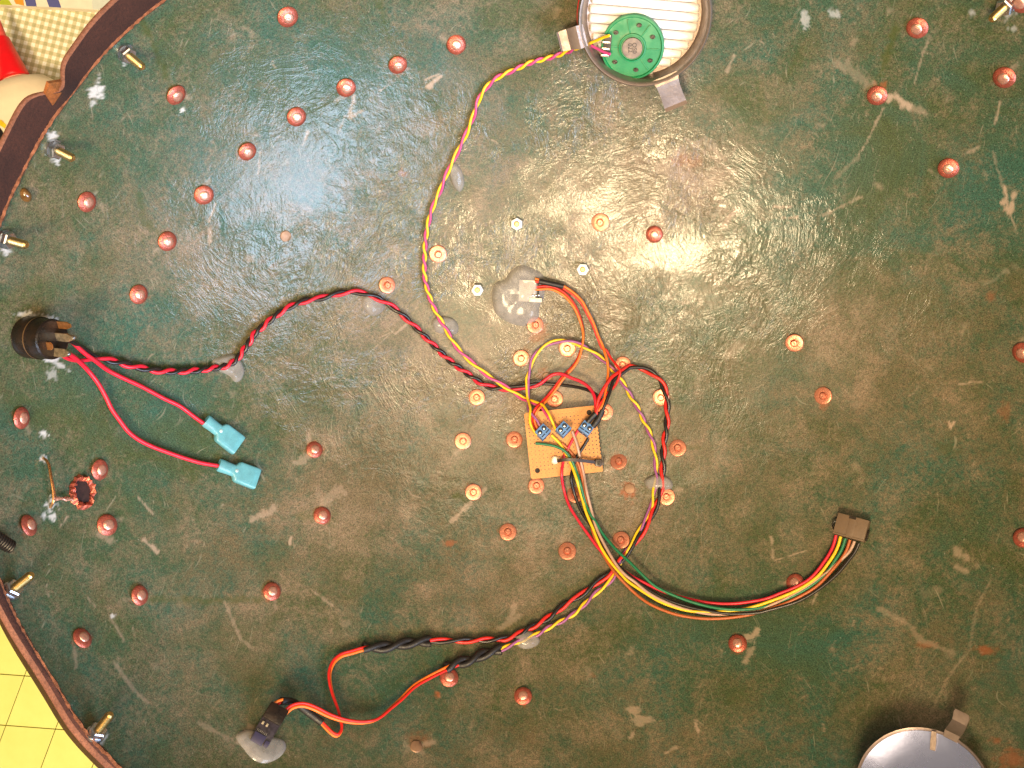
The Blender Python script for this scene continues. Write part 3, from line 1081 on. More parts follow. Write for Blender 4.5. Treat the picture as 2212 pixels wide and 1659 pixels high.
# ================================================================== WIRES
def catmull(pts, step=0.0011):
    pts = [Vector(p) for p in pts]
    out = []
    n = len(pts)
    for i in range(n - 1):
        p0 = pts[i - 1] if i > 0 else pts[0] * 2 - pts[1]
        p1, p2 = pts[i], pts[i + 1]
        p3 = pts[i + 2] if i + 2 < n else pts[-1] * 2 - pts[-2]
        m = max(2, int((p2 - p1).length / step))
        for k in range(m):
            t = k / m
            out.append(0.5 * ((2 * p1) + (p2 - p0) * t + (2 * p0 - 5 * p1 + 4 * p2 - p3) * t * t + (3 * p1 - p0 - 3 * p2 + p3) * t ** 3))
    out.append(pts[-1])
    return out


def path(pp, h0=0.002, smooth_n=2):
    """photo points (x, y[, height above surface in m]) -> smooth 3D path"""
    n = len(pp)
    hs = [p[2] if len(p) > 2 else None for p in pp]
    ki = [i for i in range(n) if hs[i] is not None]
    if not ki:
        H = [h0] * n
    else:
        for i in ki:
            if hs[i] > 0.5:                      # 1 + absolute height
                q = pz(pp[i][0], pp[i][1], hs[i] - 1)
                hs[i] = (q.z - (surf_s(q.x, q.y))) * normal(q.x, q.y).z
        H = list(np.interp(range(n), ki, [hs[i] for i in ki]))
    p3 = [P(p[0], p[1], H[i]) for i, p in enumerate(pp)]
    c = catmull(p3)
    for _ in range(smooth_n):
        c = [c[0]] + [(c[i - 1] + c[i] * 2 + c[i + 1]) / 4 for i in range(1, len(c) - 1)] + [c[-1]]
    return c


def wire(pp, r, m, parent, name="wire", h0=0.002, seg=10):
    return MB().tube(path(pp, h0), r, seg).build(name, m, parent, smooth=60)


def twist(pp, r, pitch, mats, parent, phase=0.0, h0=0.0024, name="wire", rs=None, wob=0.35, extra=None):
    """two strands wound round a centre path; extra = (pre, post) lists of lead points for each strand"""
    pitch = pitch if hasattr(pitch, '__len__') else (pitch, pitch)
    c = path(pp, h0)
    n = len(c)
    s = [0.0]
    for i in range(1, n):
        s.append(s[-1] + (c[i] - c[i - 1]).length)
    rad = r * 1.02
    rs = rs or (r, r)
    out = [[], []]
    ph_ = phase
    for i, p in enumerate(c):
        t = (c[min(i + 1, n - 1)] - c[max(i - 1, 0)]).normalized()
        nn = normal(p.x, p.y)
        side = t.cross(nn).normalized()
        upv = side.cross(t).normalized()
        if i:
            loc_pitch = (pitch[0] + (pitch[1] - pitch[0]) * i / n) * (1 + wob * math.sin(s[i] * 38 + phase * 3))
            ph_ += 2 * math.pi * (s[i] - s[i - 1]) / loc_pitch
        for k in range(2):
            a = ph_ + math.pi * k
            out[k].append(p + (side * math.cos(a) + upv * math.sin(a) * .8) * rad)
    objs = []
    for k in range(2):
        pts = out[k]
        if extra and extra[k]:
            pre, post = extra[k]
            if pre:
                lead = path(pre, h0)
                pts = catmull([lead[i] for i in range(0, len(lead), 4)] + [pts[5]])[:-1] + pts[5:]
            if post:
                lead = path(post, h0)
                pts = pts[:-5] + catmull([pts[-5]] + [lead[i] for i in range(3, len(lead), 4)] + [lead[-1]])
        objs.append(MB().tube(pts, rs[k], 10).build(name, mats[k], parent, smooth=60))
    return objs


def pair(pp, r, mats, parent, gap=1.0, h0=0.0022, roll=0.0, rollend=None, name="wire"):
    """two strands lying side by side (servo lead), rolling slowly"""
    c = path(pp, h0)
    n = len(c)
    rollend = roll if rollend is None else rollend
    out = [[], []]
    for i, p in enumerate(c):
        t = (c[min(i + 1, n - 1)] - c[max(i - 1, 0)]).normalized()
        nn = normal(p.x, p.y)
        side = t.cross(nn).normalized()
        upv = side.cross(t).normalized()
        a = roll + (rollend - roll) * i / n
        for k in range(2):
            q = a + math.pi * k
            out[k].append(p + (side * math.cos(q) + upv * math.sin(q)) * r * gap)
    return [MB().tube(out[k], r, 10).build(name, mats[k], parent, smooth=60) for k in range(2)]


RR, RY, RO, RH = 0.00113, 0.00086, 0.00084, 0.00094
ZB = 0.0135
HB = 1 + ZB + 0.0012    # lying on the board (absolute height, see path)

# --- red/black pair from the switch to the board
rb_pp = [(214, 771), (237, 778), (260, 783.5), (287, 791), (317, 797), (350, 802), (387, 802), (425, 800), (462, 795), (490, 790), (512, 775), (527, 755), (540, 737), (552, 718),
         (565, 708), (583, 692), (610, 672), (638, 657), (665, 648.5), (693, 643.5), (728, 635), (760, 630), (785, 633.5), (810, 642), (840, 657), (863, 675), (885, 695), (908, 717),
         (928, 737), (948, 757), (973, 780), (1000, 800), (1028, 820), (1045, 831), (1068, 838), (1092, 840), (1111, 840, .004)]
rb = thing("twisted_red_black_wires", "red and black twisted wires running from the black switch to the board", "wires", P(600, 680))
twist(rb_pp, RR, (0.0135, 0.0235), (M_RED, M_BLACKW), rb, phase=0.4, extra=(
    ([(131, 757, .010), (137, 769, .007), (158, 778, .005), (185, 778, .004), (202, 775, .004), (210, 768, .004)],
     [(1130, 838, .0045), (1151, 836, .006), (1172, 826, .007), (1186, 813, .008), (1200.6, 807.5, .008), (1215, 808, .009), (1235.7, 817, .010), (1254.8, 824, .011), (1269, 834, .012), (1278.7, 845, .013),
      (1285, 859, .015), (1287, 877, .016), (1287, 896, .0155)]),
    ([(150, 735, .012), (172, 748, .008), (190, 758, .006), (204, 768, .004)],
     [(1127, 836, .006), (1148, 830, .0065), (1172, 829, .005), (1199, 830, .005), (1232.5, 834, .007), (1254.8, 838, .009), (1275.5, 845, .011), (1290, 854.6, .013), (1302.6, 873.7, .0145), (1304, 881.6, .015), (1296, 899, .0155)])))

# --- yellow/purple pair from the speaker to the second terminal
ys_pp = [(1256, 99, .013), (1225, 112, .006), (1186, 125, .0026), (1150, 134), (1106, 153), (1068, 172), (1038, 207), (1023, 250), (1008, 287), (989, 327), (975, 355), (963, 380), (950, 413), (935, 447), (925, 482),
         (919, 522), (917, 565), (917, 595), (922, 620), (930, 647), (945, 680), (963, 710), (978, 737), (1000, 765), (1028, 790), (1055, 812), (1083, 830), (1111, 848), (1130, 861, .0055), (1148, 866, .008)]
ysw = thing("twisted_yellow_magenta_wires", "yellow and magenta twisted wires hanging from the green speaker", "wires", P(960, 400))
twist(ys_pp, RY, (0.0185, 0.0215), (M_YELLOW, M_MAGENTA), ysw, phase=1.2, extra=(
    ([(1316, 77, .024), (1300, 82, .021), (1283, 90, .018), (1266, 96, .015)], [(1160, 868, .010), (1172, 875, .0125), (1183, 889.6, HB + .003), (1192.6, 910, HB + .004), (1201, 929, HB + .002)]),
    ([(1318, 117, .024), (1303, 112, .021), (1288, 104, .018), (1272, 98, .015)], [(1159, 870.5, .0095), (1175, 888, .0125), (1186, 904, HB + .001), (1198, 917, HB + .001), (1208, 927, HB + .001)])))

# --- yellow/purple loop from the first terminal to the lower left
yl_pp = [(1138, 840, .007), (1139, 819.5), (1145, 797), (1151, 775), (1164, 757), (1181.5, 744.6), (1200.6, 737.5, .006), (1223, 736), (1242, 740.6), (1264, 750), (1280, 760.6), (1296, 771.7), (1314, 789), (1328, 803.6, .004),
         (1339, 818, .003), (1350, 834), (1360, 851), (1368, 866), (1379, 883), (1386, 899), (1395, 918), (1404, 936), (1412, 962), (1416, 989), (1417, 1017), (1418, 1037), (1412, 1064), (1406, 1097), (1393, 1124),
         (1378, 1152), (1366, 1174), (1352, 1192), (1340, 1216), (1323, 1249, .003), (1306, 1267), (1286, 1282), (1261, 1307), (1238, 1327), (1213, 1342), (1188, 1354), (1163, 1369), (1136, 1380), (1106, 1392), (1082, 1404, .003)]
ylw = thing("twisted_yellow_purple_wires", "yellow and purple twisted wires looping right of the orange board", "wires", P(1410, 1000))
twist(yl_pp, RY, 0.0268, (M_YELLOW, M_PURPLE), ylw, phase=2.2, extra=(
    ([(1160, 940, HB + .003), (1147, 920, HB + .003), (1144, 902, HB + .003), (1146, 886, HB + .0015), (1142, 868, .011), (1137, 850, .008)], None),
    ([(1168, 924, HB + .003), (1157, 903, HB + .003), (1143.5, 890, HB + .001), (1140, 876, .011), (1142, 856, .008)], None)))
twist([(1082, 1402, .0032), (1068, 1406), (1043, 1414), (1015.5, 1427), (988, 1432), (963, 1443, .0032)], 0.00185, 0.024, (M_SHRINK, M_SHRINK), ylw, phase=0.5, name="heat_shrink", wob=.1)
pair([(990, 1434, .0032), (972, 1441), (953, 1450), (920, 1467), (893, 1484), (868, 1509), (845, 1529), (818, 1552), (790, 1560), (753, 1558, .006), (715, 1547, .008), (678, 1529, .011), (653, 1522, .012), (630, 1527, .012), (612, 1543, .010)],
     RO, (M_ORANGE, M_RED2), ylw, gap=1.0, roll=0.3, rollend=-2.9)

# --- red/black loop
rl_pp = [(1341, 798, .008), (1352, 793), (1368, 792), (1390, 797, .004), (1410, 807), (1427, 822, .003), (1437, 845), (1441, 870), (1441, 900), (1440, 925), (1436, 945), (1433, 970), (1432, 1000), (1431, 1025), (1429, 1050), (1424, 1075),
         (1415, 1098), (1405, 1120), (1391, 1145), (1373, 1172), (1353, 1197), (1336, 1217, .003), (1316, 1240, .003), (1298, 1252), (1276, 1269), (1253, 1287), (1226, 1302), (1201, 1322), (1173, 1342), (1143, 1357), (1120, 1370), (1095, 1379),
         (1053, 1382), (1003, 1384), (965, 1384), (928, 1385)]
rl = thing("looped_red_black_wires", "red and black twisted wires looping from the third blue terminal to the lower left", "wires", P(1440, 930))
twist(rl_pp, RR, 0.0300, (M_RED2, M_BLACKW), rl, phase=2.8, extra=(
    ([(1287, 896, .0165), (1291, 868, .0165), (1302, 843, .0155), (1315, 823, .014), (1329, 807, .011)], None),
    ([(1295, 902, .0165), (1307, 873, .0165), (1317, 848, .0145), (1323, 828, .012), (1333, 810, .009)], None)))
twist([(930, 1385, .003), (898, 1387), (865, 1392), (828, 1398), (785, 1399, .003)], 0.00185, 0.027, (M_SHRINK, M_SHRINK), rl, phase=0.0, name="heat_shrink", wob=.1)
pair([(800, 1400, .0032), (783, 1402), (760, 1409), (738, 1415), (721, 1429), (712, 1452), (713, 1477), (720, 1504), (730, 1532, .004), (737, 1559, .0038), (738, 1578), (728, 1590), (714, 1581), (692, 1558, .004)],
     RO, (M_RED2, M_ORANGE), rl, roll=0.4, rollend=1.6)
MB().tube(path([(696, 1561, .004), (670, 1542, .005), (646, 1524, .007), (626, 1515, .009), (607, 1514, .011)]), 0.0021, 12).build("heat_shrink", M_SHRINK, rl, smooth=60)
pair([(610, 1514, .011), (600, 1517, .0115), (590, 1524, .0105)], RO, (M_ORANGE, M_RED2), rl, gap=1.3, roll=1.2)
# shrink sleeves into the third terminal
MB().tube(path([(1287, 893, .0165), (1280, 900, .0165), (1269, 912, .0155)]), 0.0019, 12).build("heat_shrink", M_SHRINK, rl, smooth=60)
MB().tube(path([(1301, 886, .0165), (1296, 899, .0165), (1290, 909, .0165), (1281, 921, .0155)]), 0.0020, 12).build("heat_shrink", M_SHRINK, rl, smooth=60)

# --- orange/red servo leads from the white connector
sl = thing("orange_red_leads", "thin orange and red leads from the connector in the big glue blob", "wires", P(1250, 700))
MB().tube(path([(1164, 607.5, .006), (1190, 613, .006), (1217, 619, .005)]), 0.0017, 12).build("heat_shrink", M_SHRINK, sl, smooth=60)
a_pp = [(1213, 618, .005), (1220, 622), (1238.5, 634.6), (1256, 652), (1268.5, 675), (1281, 700), (1291, 727), (1302, 752, .006)]
c1 = [(1156, 602, .0055), (1166, 604.5, .0055)]
wire(c1, RO, M_ORANGE, sl)
wire([(1156, 608, .0055), (1166, 609.5, .0055)], RO, M_RED2, sl)
off = lambda pp, dx, dy: [(p[0] + dx, p[1] + dy, *p[2:]) for p in pp]
wire(off(a_pp, 1.2, -1.8) + [(1306, 761, .008), (1312, 781, .009), (1313.7, 803.6, .010), (1311, 827.5, .012), (1308, 848, .014), (1302.6, 873, .0165), (1292, 888, .0175)], RO, M_ORANGE, sl)
wire(off(a_pp, -.6, 2.4) + [(1308, 753, .006), (1318, 771, .006), (1331, 788, .009), (1340, 801, .011), (1336, 818, .011), (1328, 834, .012), (1313.7, 848, .014), (1302.6, 864, .0155), (1291, 881, .0175), (1289, 896, .0170)], RO, M_RED2, sl)
b_pp = [(1155, 623, .005), (1181, 621), (1195.5, 623), (1215, 633), (1230, 647), (1244.6, 668.4, .004), (1257, 703, .003), (1260, 729, .004), (1256, 752.6, .005), (1250, 773), (1239, 791), (1226, 805, .006), (1213, 819.5), (1200.6, 837), (1188, 853, .007),
        (1173.5, 869, .010), (1161, 881.6, HB), (1153, 896, HB), (1152, 912, HB), (1160, 930, HB)]
pair(b_pp, RO, (M_ORANGE, M_RED2), sl, gap=1.1, roll=0.1, rollend=3.6)

# --- six-wire harness with its housing
hx = thing("connector_harness", "six coloured wires ending in a brown-black plug at lower right", "cable harness", P(1560, 1320))
HW = [
    (M_RED, [(1249, 929, HB), (1238.5, 947, HB), (1228.5, 965, HB), (1220, 981, HB), (1216, 1000, HB), (1213, 1025, .010), (1218.5, 1060, .004), (1231, 1095), (1251, 1127), (1276, 1162), (1297, 1189), (1330, 1219, .004), (1366, 1245), (1393, 1259), (1431, 1277), (1481, 1292),
              (1531, 1302), (1581, 1304), (1625, 1299), (1659, 1292), (1684, 1282), (1721, 1267), (1754, 1246), (1784, 1208), (1799, 1181, .004), (1806, 1156, .005)]),
    (M_YELLOW, [(1191, 940, HB + .001), (1211, 960, HB + .001), (1223.5, 982, HB + .0015), (1233.5, 1002, HB + .0015), (1246, 1037, .011), (1256, 1072, .0055), (1266, 1107), (1281, 1142), (1297, 1180), (1321, 1217, .005), (1345, 1244), (1358, 1257), (1394, 1281), (1431, 1302), (1481, 1318),
                 (1531, 1322), (1600, 1317, .0045), (1660, 1300, .0045), (1721, 1275), (1765, 1246), (1795, 1208), (1809, 1183, .004), (1816, 1159, .005)]),
    (M_GREENW, [(1157, 958, HB), (1176, 959.6, HB + .001), (1201, 964.6, HB + .0025), (1221, 975, HB + .0035), (1233.5, 992, HB + .003), (1243.5, 1015, HB + .002), (1253.5, 1045, .010), (1264, 1085, .005), (1276, 1112), (1288.5, 1130), (1303.5, 1155, .005), (1331, 1187, .0065), (1361, 1215, .008), (1388, 1242, .008),
                 (1418, 1268, .007), (1468, 1291), (1518, 1307, .006), (1568, 1316, .006), (1618, 1316, .005), (1660, 1308, .003), (1721, 1284), (1776, 1247), (1806, 1207), (1819, 1185, .004), (1826, 1163, .005)]),
    (M_BROWNW, [(1213.5, 957, HB), (1231, 975, HB), (1246, 995, HB), (1256, 1025, HB), (1261, 1060, .006), (1271, 1105, .003), (1278, 1140), (1288, 1170, .003), (1307, 1205, .004), (1326, 1234, .006), (1339, 1249, .006), (1371, 1281, .004), (1406, 1306), (1456, 1326), (1506, 1335), (1556, 1336), (1618, 1328), (1684, 1308),
                 (1727, 1289), (1768, 1263), (1812, 1214), (1828, 1190, .004), (1836, 1166, .005)]),
    (M_GREYW, [(1236, 932, HB + .001), (1246, 960, HB + .002), (1253.5, 992, HB + .001), (1261, 1025, HB), (1267, 1060, .008), (1277, 1100, .005), (1287, 1137, .005), (1306, 1177), (1331, 1219, .006), (1351, 1242, .007), (1370, 1256, .006), (1406, 1284), (1456, 1308), (1506, 1322), (1556, 1327, .004), (1631, 1318, .003), (1684, 1299),
                (1735, 1273), (1782, 1240), (1818, 1208), (1836, 1190, .004), (1846, 1169, .005)]),
    (M_BLACKW, [(1271, 947, HB), (1256, 972, HB), (1244, 990, HB), (1237, 1014, HB - .0005), (1233.5, 1036, .009), (1241, 1067, .004), (1256, 1105, .003), (1276, 1135), (1298, 1172, .0035), (1323, 1207, .005), (1348, 1234, .0055), (1381, 1260, .005), (1431, 1291), (1493, 1312), (1568, 1325), (1631, 1324), (1660, 1318), (1721, 1300),
                 (1767, 1274), (1808, 1240), (1835, 1208), (1847, 1192, .004), (1856, 1173, .005)]),
]
for m_, pp in HW:
    wire(pp, RH if m_ is not M_BLACKW else RH * 1.1, m_, hx, h0=0.0026)
# plug housing
pc = P(1840, 1140, 0.0045)
ax_x = (P(1869, 1157, .0045) - P(1806, 1140, .0045)).normalized()
nn = normal(pc.x, pc.y)
ax_x = (ax_x - nn * ax_x.dot(nn)).normalized()
ax_y = nn.cross(ax_x)
Mh = Matrix((ax_x, ax_y, nn)).transposed().to_4x4()
Mh.translation = pc - nn * 0.0030
spx = K * (HC - pc.z)
hw, hl = 66 * spx, 47 * spx
house = MB().box(Mh, hw, hl, 0.0062, 0.0005)
house_o = house.build("plug_housing", M_CONN, hx, smooth=30)
MB().box(Mh @ Matrix.Translation((0.0004, 0, 0.0062)), hw * .22, hl * .98, 0.00035, 0.0001, z0=-0.0001).build("raised_key", M_CONN, house_o, smooth=30)
MB().box(Mh @ Matrix.Translation((-0.0002, hl * .5 - .0009, 0.0062)), hw * .22, 0.0016, 0.0005, 0, z0=-0.0001).build("key_slot", M_BOARD_DARK, house_o, smooth=0)
MB().box(Mh @ Matrix.Translation((hw * .0, -hl * .5 + .0006, 0.0062)), hw * 1.0, 0.0010, 0.0005, .0002, z0=-0.0002).build("front_lip", M_CONN, house_o, smooth=30)
MB().tube(catmull([Mh @ Vector(p) for p in [(-hw * .5, hl * .15, .003), (-hw * .5 - .0016, hl * .05, .003), (-hw * .5 - .0020, -hl * .12, .003), (-hw * .5 - .0004, -hl * .30, .003)]], .0004), 0.0005, 6).build("latch_wire", M_BLACKW, house_o)
MB().box(Mh @ Matrix.Translation((hw * .5 + .0004, -hl * .15, 0.001)), 0.0012, hl * .5, 0.0030, .0003).build("side_latch", M_BLACKP, house_o, smooth=30)

# ================================================================== CIRCUIT BOARD
ZB = 0.0135
cbl = [pz(1130, 892.6, ZB), pz(1285, 875.5, ZB), pz(1304.5, 1018.5, ZB), pz(1149, 1035, ZB)]
bc = sum(cbl, Vector()) / 4
bx = ((cbl[1] - cbl[0]) + (cbl[2] - cbl[3])).normalized()
by = Vector((0, 0, 1)).cross(bx)
BW = ((cbl[1] - cbl[0]).length + (cbl[2] - cbl[3]).length) / 2
BH = ((cbl[3] - cbl[0]).length + (cbl[2] - cbl[1]).length) / 2
Mb = Matrix((bx, by, Vector((0, 0, 1)))).transposed().to_4x4()
Mb.translation = bc
bpcb = thing("circuit_board", "square orange perforated circuit board at the middle of the shell", "circuit board", bc - Vector((0, 0, .0016)))


def board_mat():
    m, nt, p = mat("orange_perfboard")
    L = nt.links
    at = nt.nodes.new("ShaderNodeAttribute")
    at.attribute_name = "local"
    sp = nt.nodes.new("ShaderNodeSeparateXYZ")
    L.new(at.outputs["Vector"], sp.inputs[0])
    fx = math_n(nt, 'SUBTRACT', math_n(nt, 'FRACT', math_n(nt, 'MULTIPLY', sp.outputs[0], 1 / .00254), 0), .5)
    fy = math_n(nt, 'SUBTRACT', math_n(nt, 'FRACT', math_n(nt, 'MULTIPLY', sp.outputs[1], 1 / .00254), 0), .5)
    d = math_n(nt, 'SQRT', math_n(nt, 'ADD', math_n(nt, 'MULTIPLY', fx, fx), math_n(nt, 'MULTIPLY', fy, fy)), 0)
    hole = maprange(nt, d, .16, .22, 1.0, 0.0)
    ring = math_n(nt, 'MULTIPLY', maprange(nt, d, .22, .27), maprange(nt, d, .33, .38, 1, 0))
    nz = noise(nt, at.outputs["Vector"], 70, 3)
    c = mixrgb(nt, maprange(nt, noise(nt, at.outputs["Vector"], 500, 4), .35, .65), (0.56, 0.215, 0.035), (0.48, 0.170, 0.026))
    c = mixrgb(nt, math_n(nt, 'MULTIPLY', ring, .35), c, (0.66, 0.30, 0.07))
    edge = math_n(nt, 'LESS_THAN', math_n(nt, 'ABSOLUTE', sp.outputs[0], 0), BW * .5 - .0016)
    edge = math_n(nt, 'MULTIPLY', edge, math_n(nt, 'LESS_THAN', math_n(nt, 'ABSOLUTE', sp.outputs[1], 0), BH * .5 - .0030))
    hole = math_n(nt, 'MULTIPLY', math_n(nt, 'MULTIPLY', hole, edge), maprange(nt, nz, .40, .58, .35, 1.0))
    c = mixrgb(nt, hole, c, (0.045, 0.015, 0.004))
    L.new(c, p.inputs["Base Color"])
    p.inputs["Roughness"].default_value = 0.45
    return m


# outline with a nibbled right edge
ol = []
hwB, hhB = BW / 2, BH / 2
ol += [(-hwB + .0012, hhB), (-hwB, hhB - .0012), (-hwB, -hhB + .0008), (-hwB + .0010, -hhB)]
ol += [(hwB - .0006, -hhB)]
y = -hhB + .0005
k = 0
while y < hhB - .001:
    inset = 0.0 if y > hhB * .42 or y < -hhB * .55 else (.0007 if k % 2 else 0.0)
    ol.append((hwB - inset, y))
    y += .00127
    k += 1
ol.append((hwB - .0006, hhB))
nb = len(ol)
top = [Mb @ Vector((x, y, 0)) for x, y in ol]
bot = [p - Vector((0, 0, .0016)) for p in top]
bmb = MB()
bmb.add(top + bot, [tuple(range(nb)), tuple(reversed(range(nb, 2 * nb)))] + [(i, i + nb, (i + 1) % nb + nb, (i + 1) % nb) for i in range(nb)])
bo = bmb.build("perfboard", board_mat(), bpcb, smooth=0)
la = bo.data.attributes.new("local", 'FLOAT_VECTOR', 'POINT')
la.data.foreach_set("vector", np.array([(x, y, 0) for x, y in ol] + [(x, y, -.0016) for x, y in ol], np.float32).ravel())
Mbi = Mb.inverted()


def bloc(px, py, z=ZB):
    return Mbi @ pz(px, py, z)


for (x, y) in [(1161, 1016.5), (1272.5, 891)]:
    q = bloc(x, y)
    MB().lathe(Mb @ Matrix.Translation((q.x, q.y, 0)), [(0, .00008), (.00165, .00008), (.0017, 0.0), ], 20).build("mounting_hole", M_BOARD_DARK, bo)
# stand-off under the board so that it rests on the leather
for (u_, v_) in [(-.6, -.6), (.6, .6), (-.6, .6), (.6, -.6)]:
    q = Mb @ Vector((u_ * hwB, v_ * hhB, -.0016))
    zs = (surf_s(q.x, q.y))
    MB().lathe(Matrix.Translation((q.x, q.y, zs - .0004)), [(.0022, 0), (.0018, (q.z - zs) * .5), (.0024, q.z - zs + .0003)], 10).build("glue_foot", M_WHITEC, bpcb)


def terminal(px, py, ang, flip=False, tilt=(0, 0)):
    base = pz(px, py, ZB + .0085)
    T = Matrix.Translation((base.x, base.y - .0020, ZB + .0001)) @ Matrix.Rotation(-.24, 4, 'X') @ Matrix.Rotation(ang, 4, 'Z') @ Matrix.Rotation(tilt[0], 4, 'X') @ Matrix.Rotation(tilt[1], 4, 'Y')
    W, Dp, Hh = 0.0079, 0.0072, 0.0085
    s = -1 if flip else 1
    b = MB().box(T, W, Dp, Hh, .0003).build("terminal_block", M_BLUE, bpcb, smooth=30)
    for k in (-1, 1):
        Ms = T @ Matrix.Translation((k * W * .25, s * .0009, Hh))
        MB().lathe(Ms, [(0, .00005), (.00155, .00005), (.00165, .0)], 16).build("screw_well", M_SLOT, b)
        so = MB().lathe(Ms, [(.00095, .00008), (.00095, .00030), (.0007, .00042), (0, .00042)], 14).build("screw", M_SCREW, b)
        MB().box(Ms @ Matrix.Rotation(.6 + k, 4, 'Z'), .0020, .00032, .00008, 0, z0=.00042).build("wire_slot", M_SLOT, b)
        MB().box(T @ Matrix.Translation((k * W * .25, -s * .0021, Hh)), W * .40, .0008, .00010, 0, z0=-.00002).build("wire_slot", M_SLOT, b)
        MB().box(T @ Matrix.Translation((k * W * .25, -s * Dp * .5, .0025)), W * .34, .0002, .0028, 0).build("wire_opening", M_SLOT, b)
    return b


terminal(1173, 931.5, math.radians(47))
terminal(1217.5, 926, math.radians(47))
terminal(1266.5, 924, math.radians(-36))
# cable tie over the wires
ct = [(1203, 996.5, ZB + .0006), (1207, 995.5, ZB + .0040), (1218, 993.5, ZB + .0058), (1232, 993.2, ZB + .0068), (1246, 993.8, ZB + .0066), (1260, 995.2, ZB + .0056), (1274, 997.2, ZB + .0042), (1289, 999, ZB + .0028)]
cp = catmull([pz(x, y, z) for x, y, z in ct])
ctm = MB()
vs_, fs_ = [], []
for i, p in enumerate(cp):
    t = (cp[min(i + 1, len(cp) - 1)] - cp[max(i - 1, 0)]).normalized()
    sd = Vector((0, 0, 1)).cross(t).normalized()
    u_ = t.cross(sd)
    for a, b in ((-1, -1), (1, -1), (1, 1), (-1, 1)):
        vs_.append(p + sd * a * .00105 + u_ * b * .0004)
for i in range(len(cp) - 1):
    for k in range(4):
        fs_.append((i * 4 + k, i * 4 + (k + 1) % 4, (i + 1) * 4 + (k + 1) % 4, (i + 1) * 4 + k))
fs_ += [(3, 2, 1, 0), tuple(range(len(cp) * 4 - 4, len(cp) * 4))]
ctm.add(vs_, fs_)
tie = thing("cable_tie", "black cable tie strapping the coloured wires to the orange board", "cable tie", pz(1245, 996, ZB))
ctm.build("strap", M_TIE, tie, smooth=40)
Mt = Matrix.Translation(pz(1292, 999, ZB)) @ Matrix.Rotation(math.radians(-4), 4, 'Z')
hd = MB().box(Mt, .0042, .0048, .0042, .0005).build("tie_head", M_TIE, tie, smooth=30)
MB().box(Mt @ Matrix.Translation((.0, 0, .0042)), .0020, .0026, .0003, .0, z0=-.0001).build("ratchet_slot", M_BLACKP, hd, smooth=30)
MB().box(Mt @ Matrix.Translation((.0028, 0, .0012)), .0016, .0028, .0012, .0002).build("strap_tail", M_TIE, tie, smooth=30)


# ================================================================== GLUE BLOBS
def glue(pts, label, hmax, name="glue_blob", m=None, lift=0.0, nring=9, seg=44, seed=1, flat=0.55, group="hot glue blobs"):
    """dome over an outline given in photo points"""
    random.seed(seed)
    n = len(pts)
    ang_pts = [Vector((x, y)) for x, y in pts]
    cx = sum(p.x for p in ang_pts) / n
    cy = sum(p.y for p in ang_pts) / n
    dens = []
    for i in range(n):
        p0, p1, p2, p3 = ang_pts[i - 1], ang_pts[i], ang_pts[(i + 1) % n], ang_pts[(i + 2) % n]
        m_ = max(3, seg // n)
        for k in range(m_):
            t = k / m_
            dens.append(0.5 * ((2 * p1) + (p2 - p0) * t + (2 * p0 - 5 * p1 + 4 * p2 - p3) * t * t + (3 * p1 - p0 - 3 * p2 + p3) * t ** 3))
    sN = len(dens)
    vs_, fs_ = [], []
    for k in range(nring):
        f = 1 - k / nring
        h = hmax * (1 - f ** 3.2) ** flat
        for p in dens:
            q = (cx + (p.x - cx) * f, cy + (p.y - cy) * f)
            w = P(q[0], q[1], 0.0)
            w = w + normal(w.x, w.y) * (h * (1 + .22 * (float(N3(np.array(q[0] * .06), np.array(q[1] * .06))) - .5)) + (-.0004 if k == 0 else 0) + lift)
            vs_.append(w)
    for k in range(nring - 1):
        for i in range(sN):
            j = (i + 1) % sN
            fs_.append((k * sN + i, (k + 1) * sN + i, (k + 1) * sN + j, k * sN + j))
    w = P(cx, cy, 0)
    vs_.append(w + normal(w.x, w.y) * (hmax + lift))
    for i in range(sN):
        fs_.append(((nring - 1) * sN + i, nring * sN, (nring - 1) * sN + (i + 1) % sN))
    o = MB().add(vs_, fs_).build(name, m or M_GLUE, None, smooth=0)
    o.data.polygons.foreach_set("use_smooth", [True] * len(o.data.polygons))
    # face the blob outwards
    bm = bmesh.new()
    bm.from_mesh(o.data)
    bmesh.ops.recalc_face_normals(bm, faces=bm.faces)
    bm.to_mesh(o.data)
    bm.free()
    c0 = P(cx, cy)
    for v in o.data.vertices:
        v.co -= c0
    o.location = c0
    return things(o, label, "glue blob", group)


glue([(1062, 640), (1068, 612), (1090, 603), (1103, 585), (1125, 572), (1148, 578), (1170, 590), (1177, 605), (1176, 640), (1166, 662), (1163, 690), (1140, 704), (1115, 703), (1085, 690), (1068, 672)],
     "largest cloudy glue blob, holding the cream connector", 0.0064, seed=3, flat=.5)
glue([(785, 640), (800, 632), (822, 640), (833, 660), (825, 674), (805, 683), (788, 672), (780, 656)], "cloudy glue blob on the red and black wires' upper bend", 0.0042, seed=4)
glue([(932, 697), (940, 685), (958, 682), (980, 688), (991, 705), (985, 722), (960, 722), (940, 716)], "cloudy glue blob on the yellow and magenta wires left of the big glue blob", 0.0040, seed=5)
glue([(966, 350), (985, 352), (999, 372), (1003, 398), (993, 415), (978, 400), (970, 375)], "small clear glue blob on the speaker wires' upper run", 0.0030, seed=6)
glue([(458, 780), (480, 768), (505, 764), (518, 776), (528, 800), (522, 820), (508, 826), (495, 812), (470, 800)], "cloudy glue blob on the red and black wires nearest the switch", 0.0042, seed=7)
glue([(1390, 1040), (1402, 1030), (1420, 1024), (1442, 1030), (1454, 1044), (1448, 1058), (1425, 1062), (1402, 1058)], "cloudy glue blob joining both looped pairs right of the board", 0.0046, seed=8)
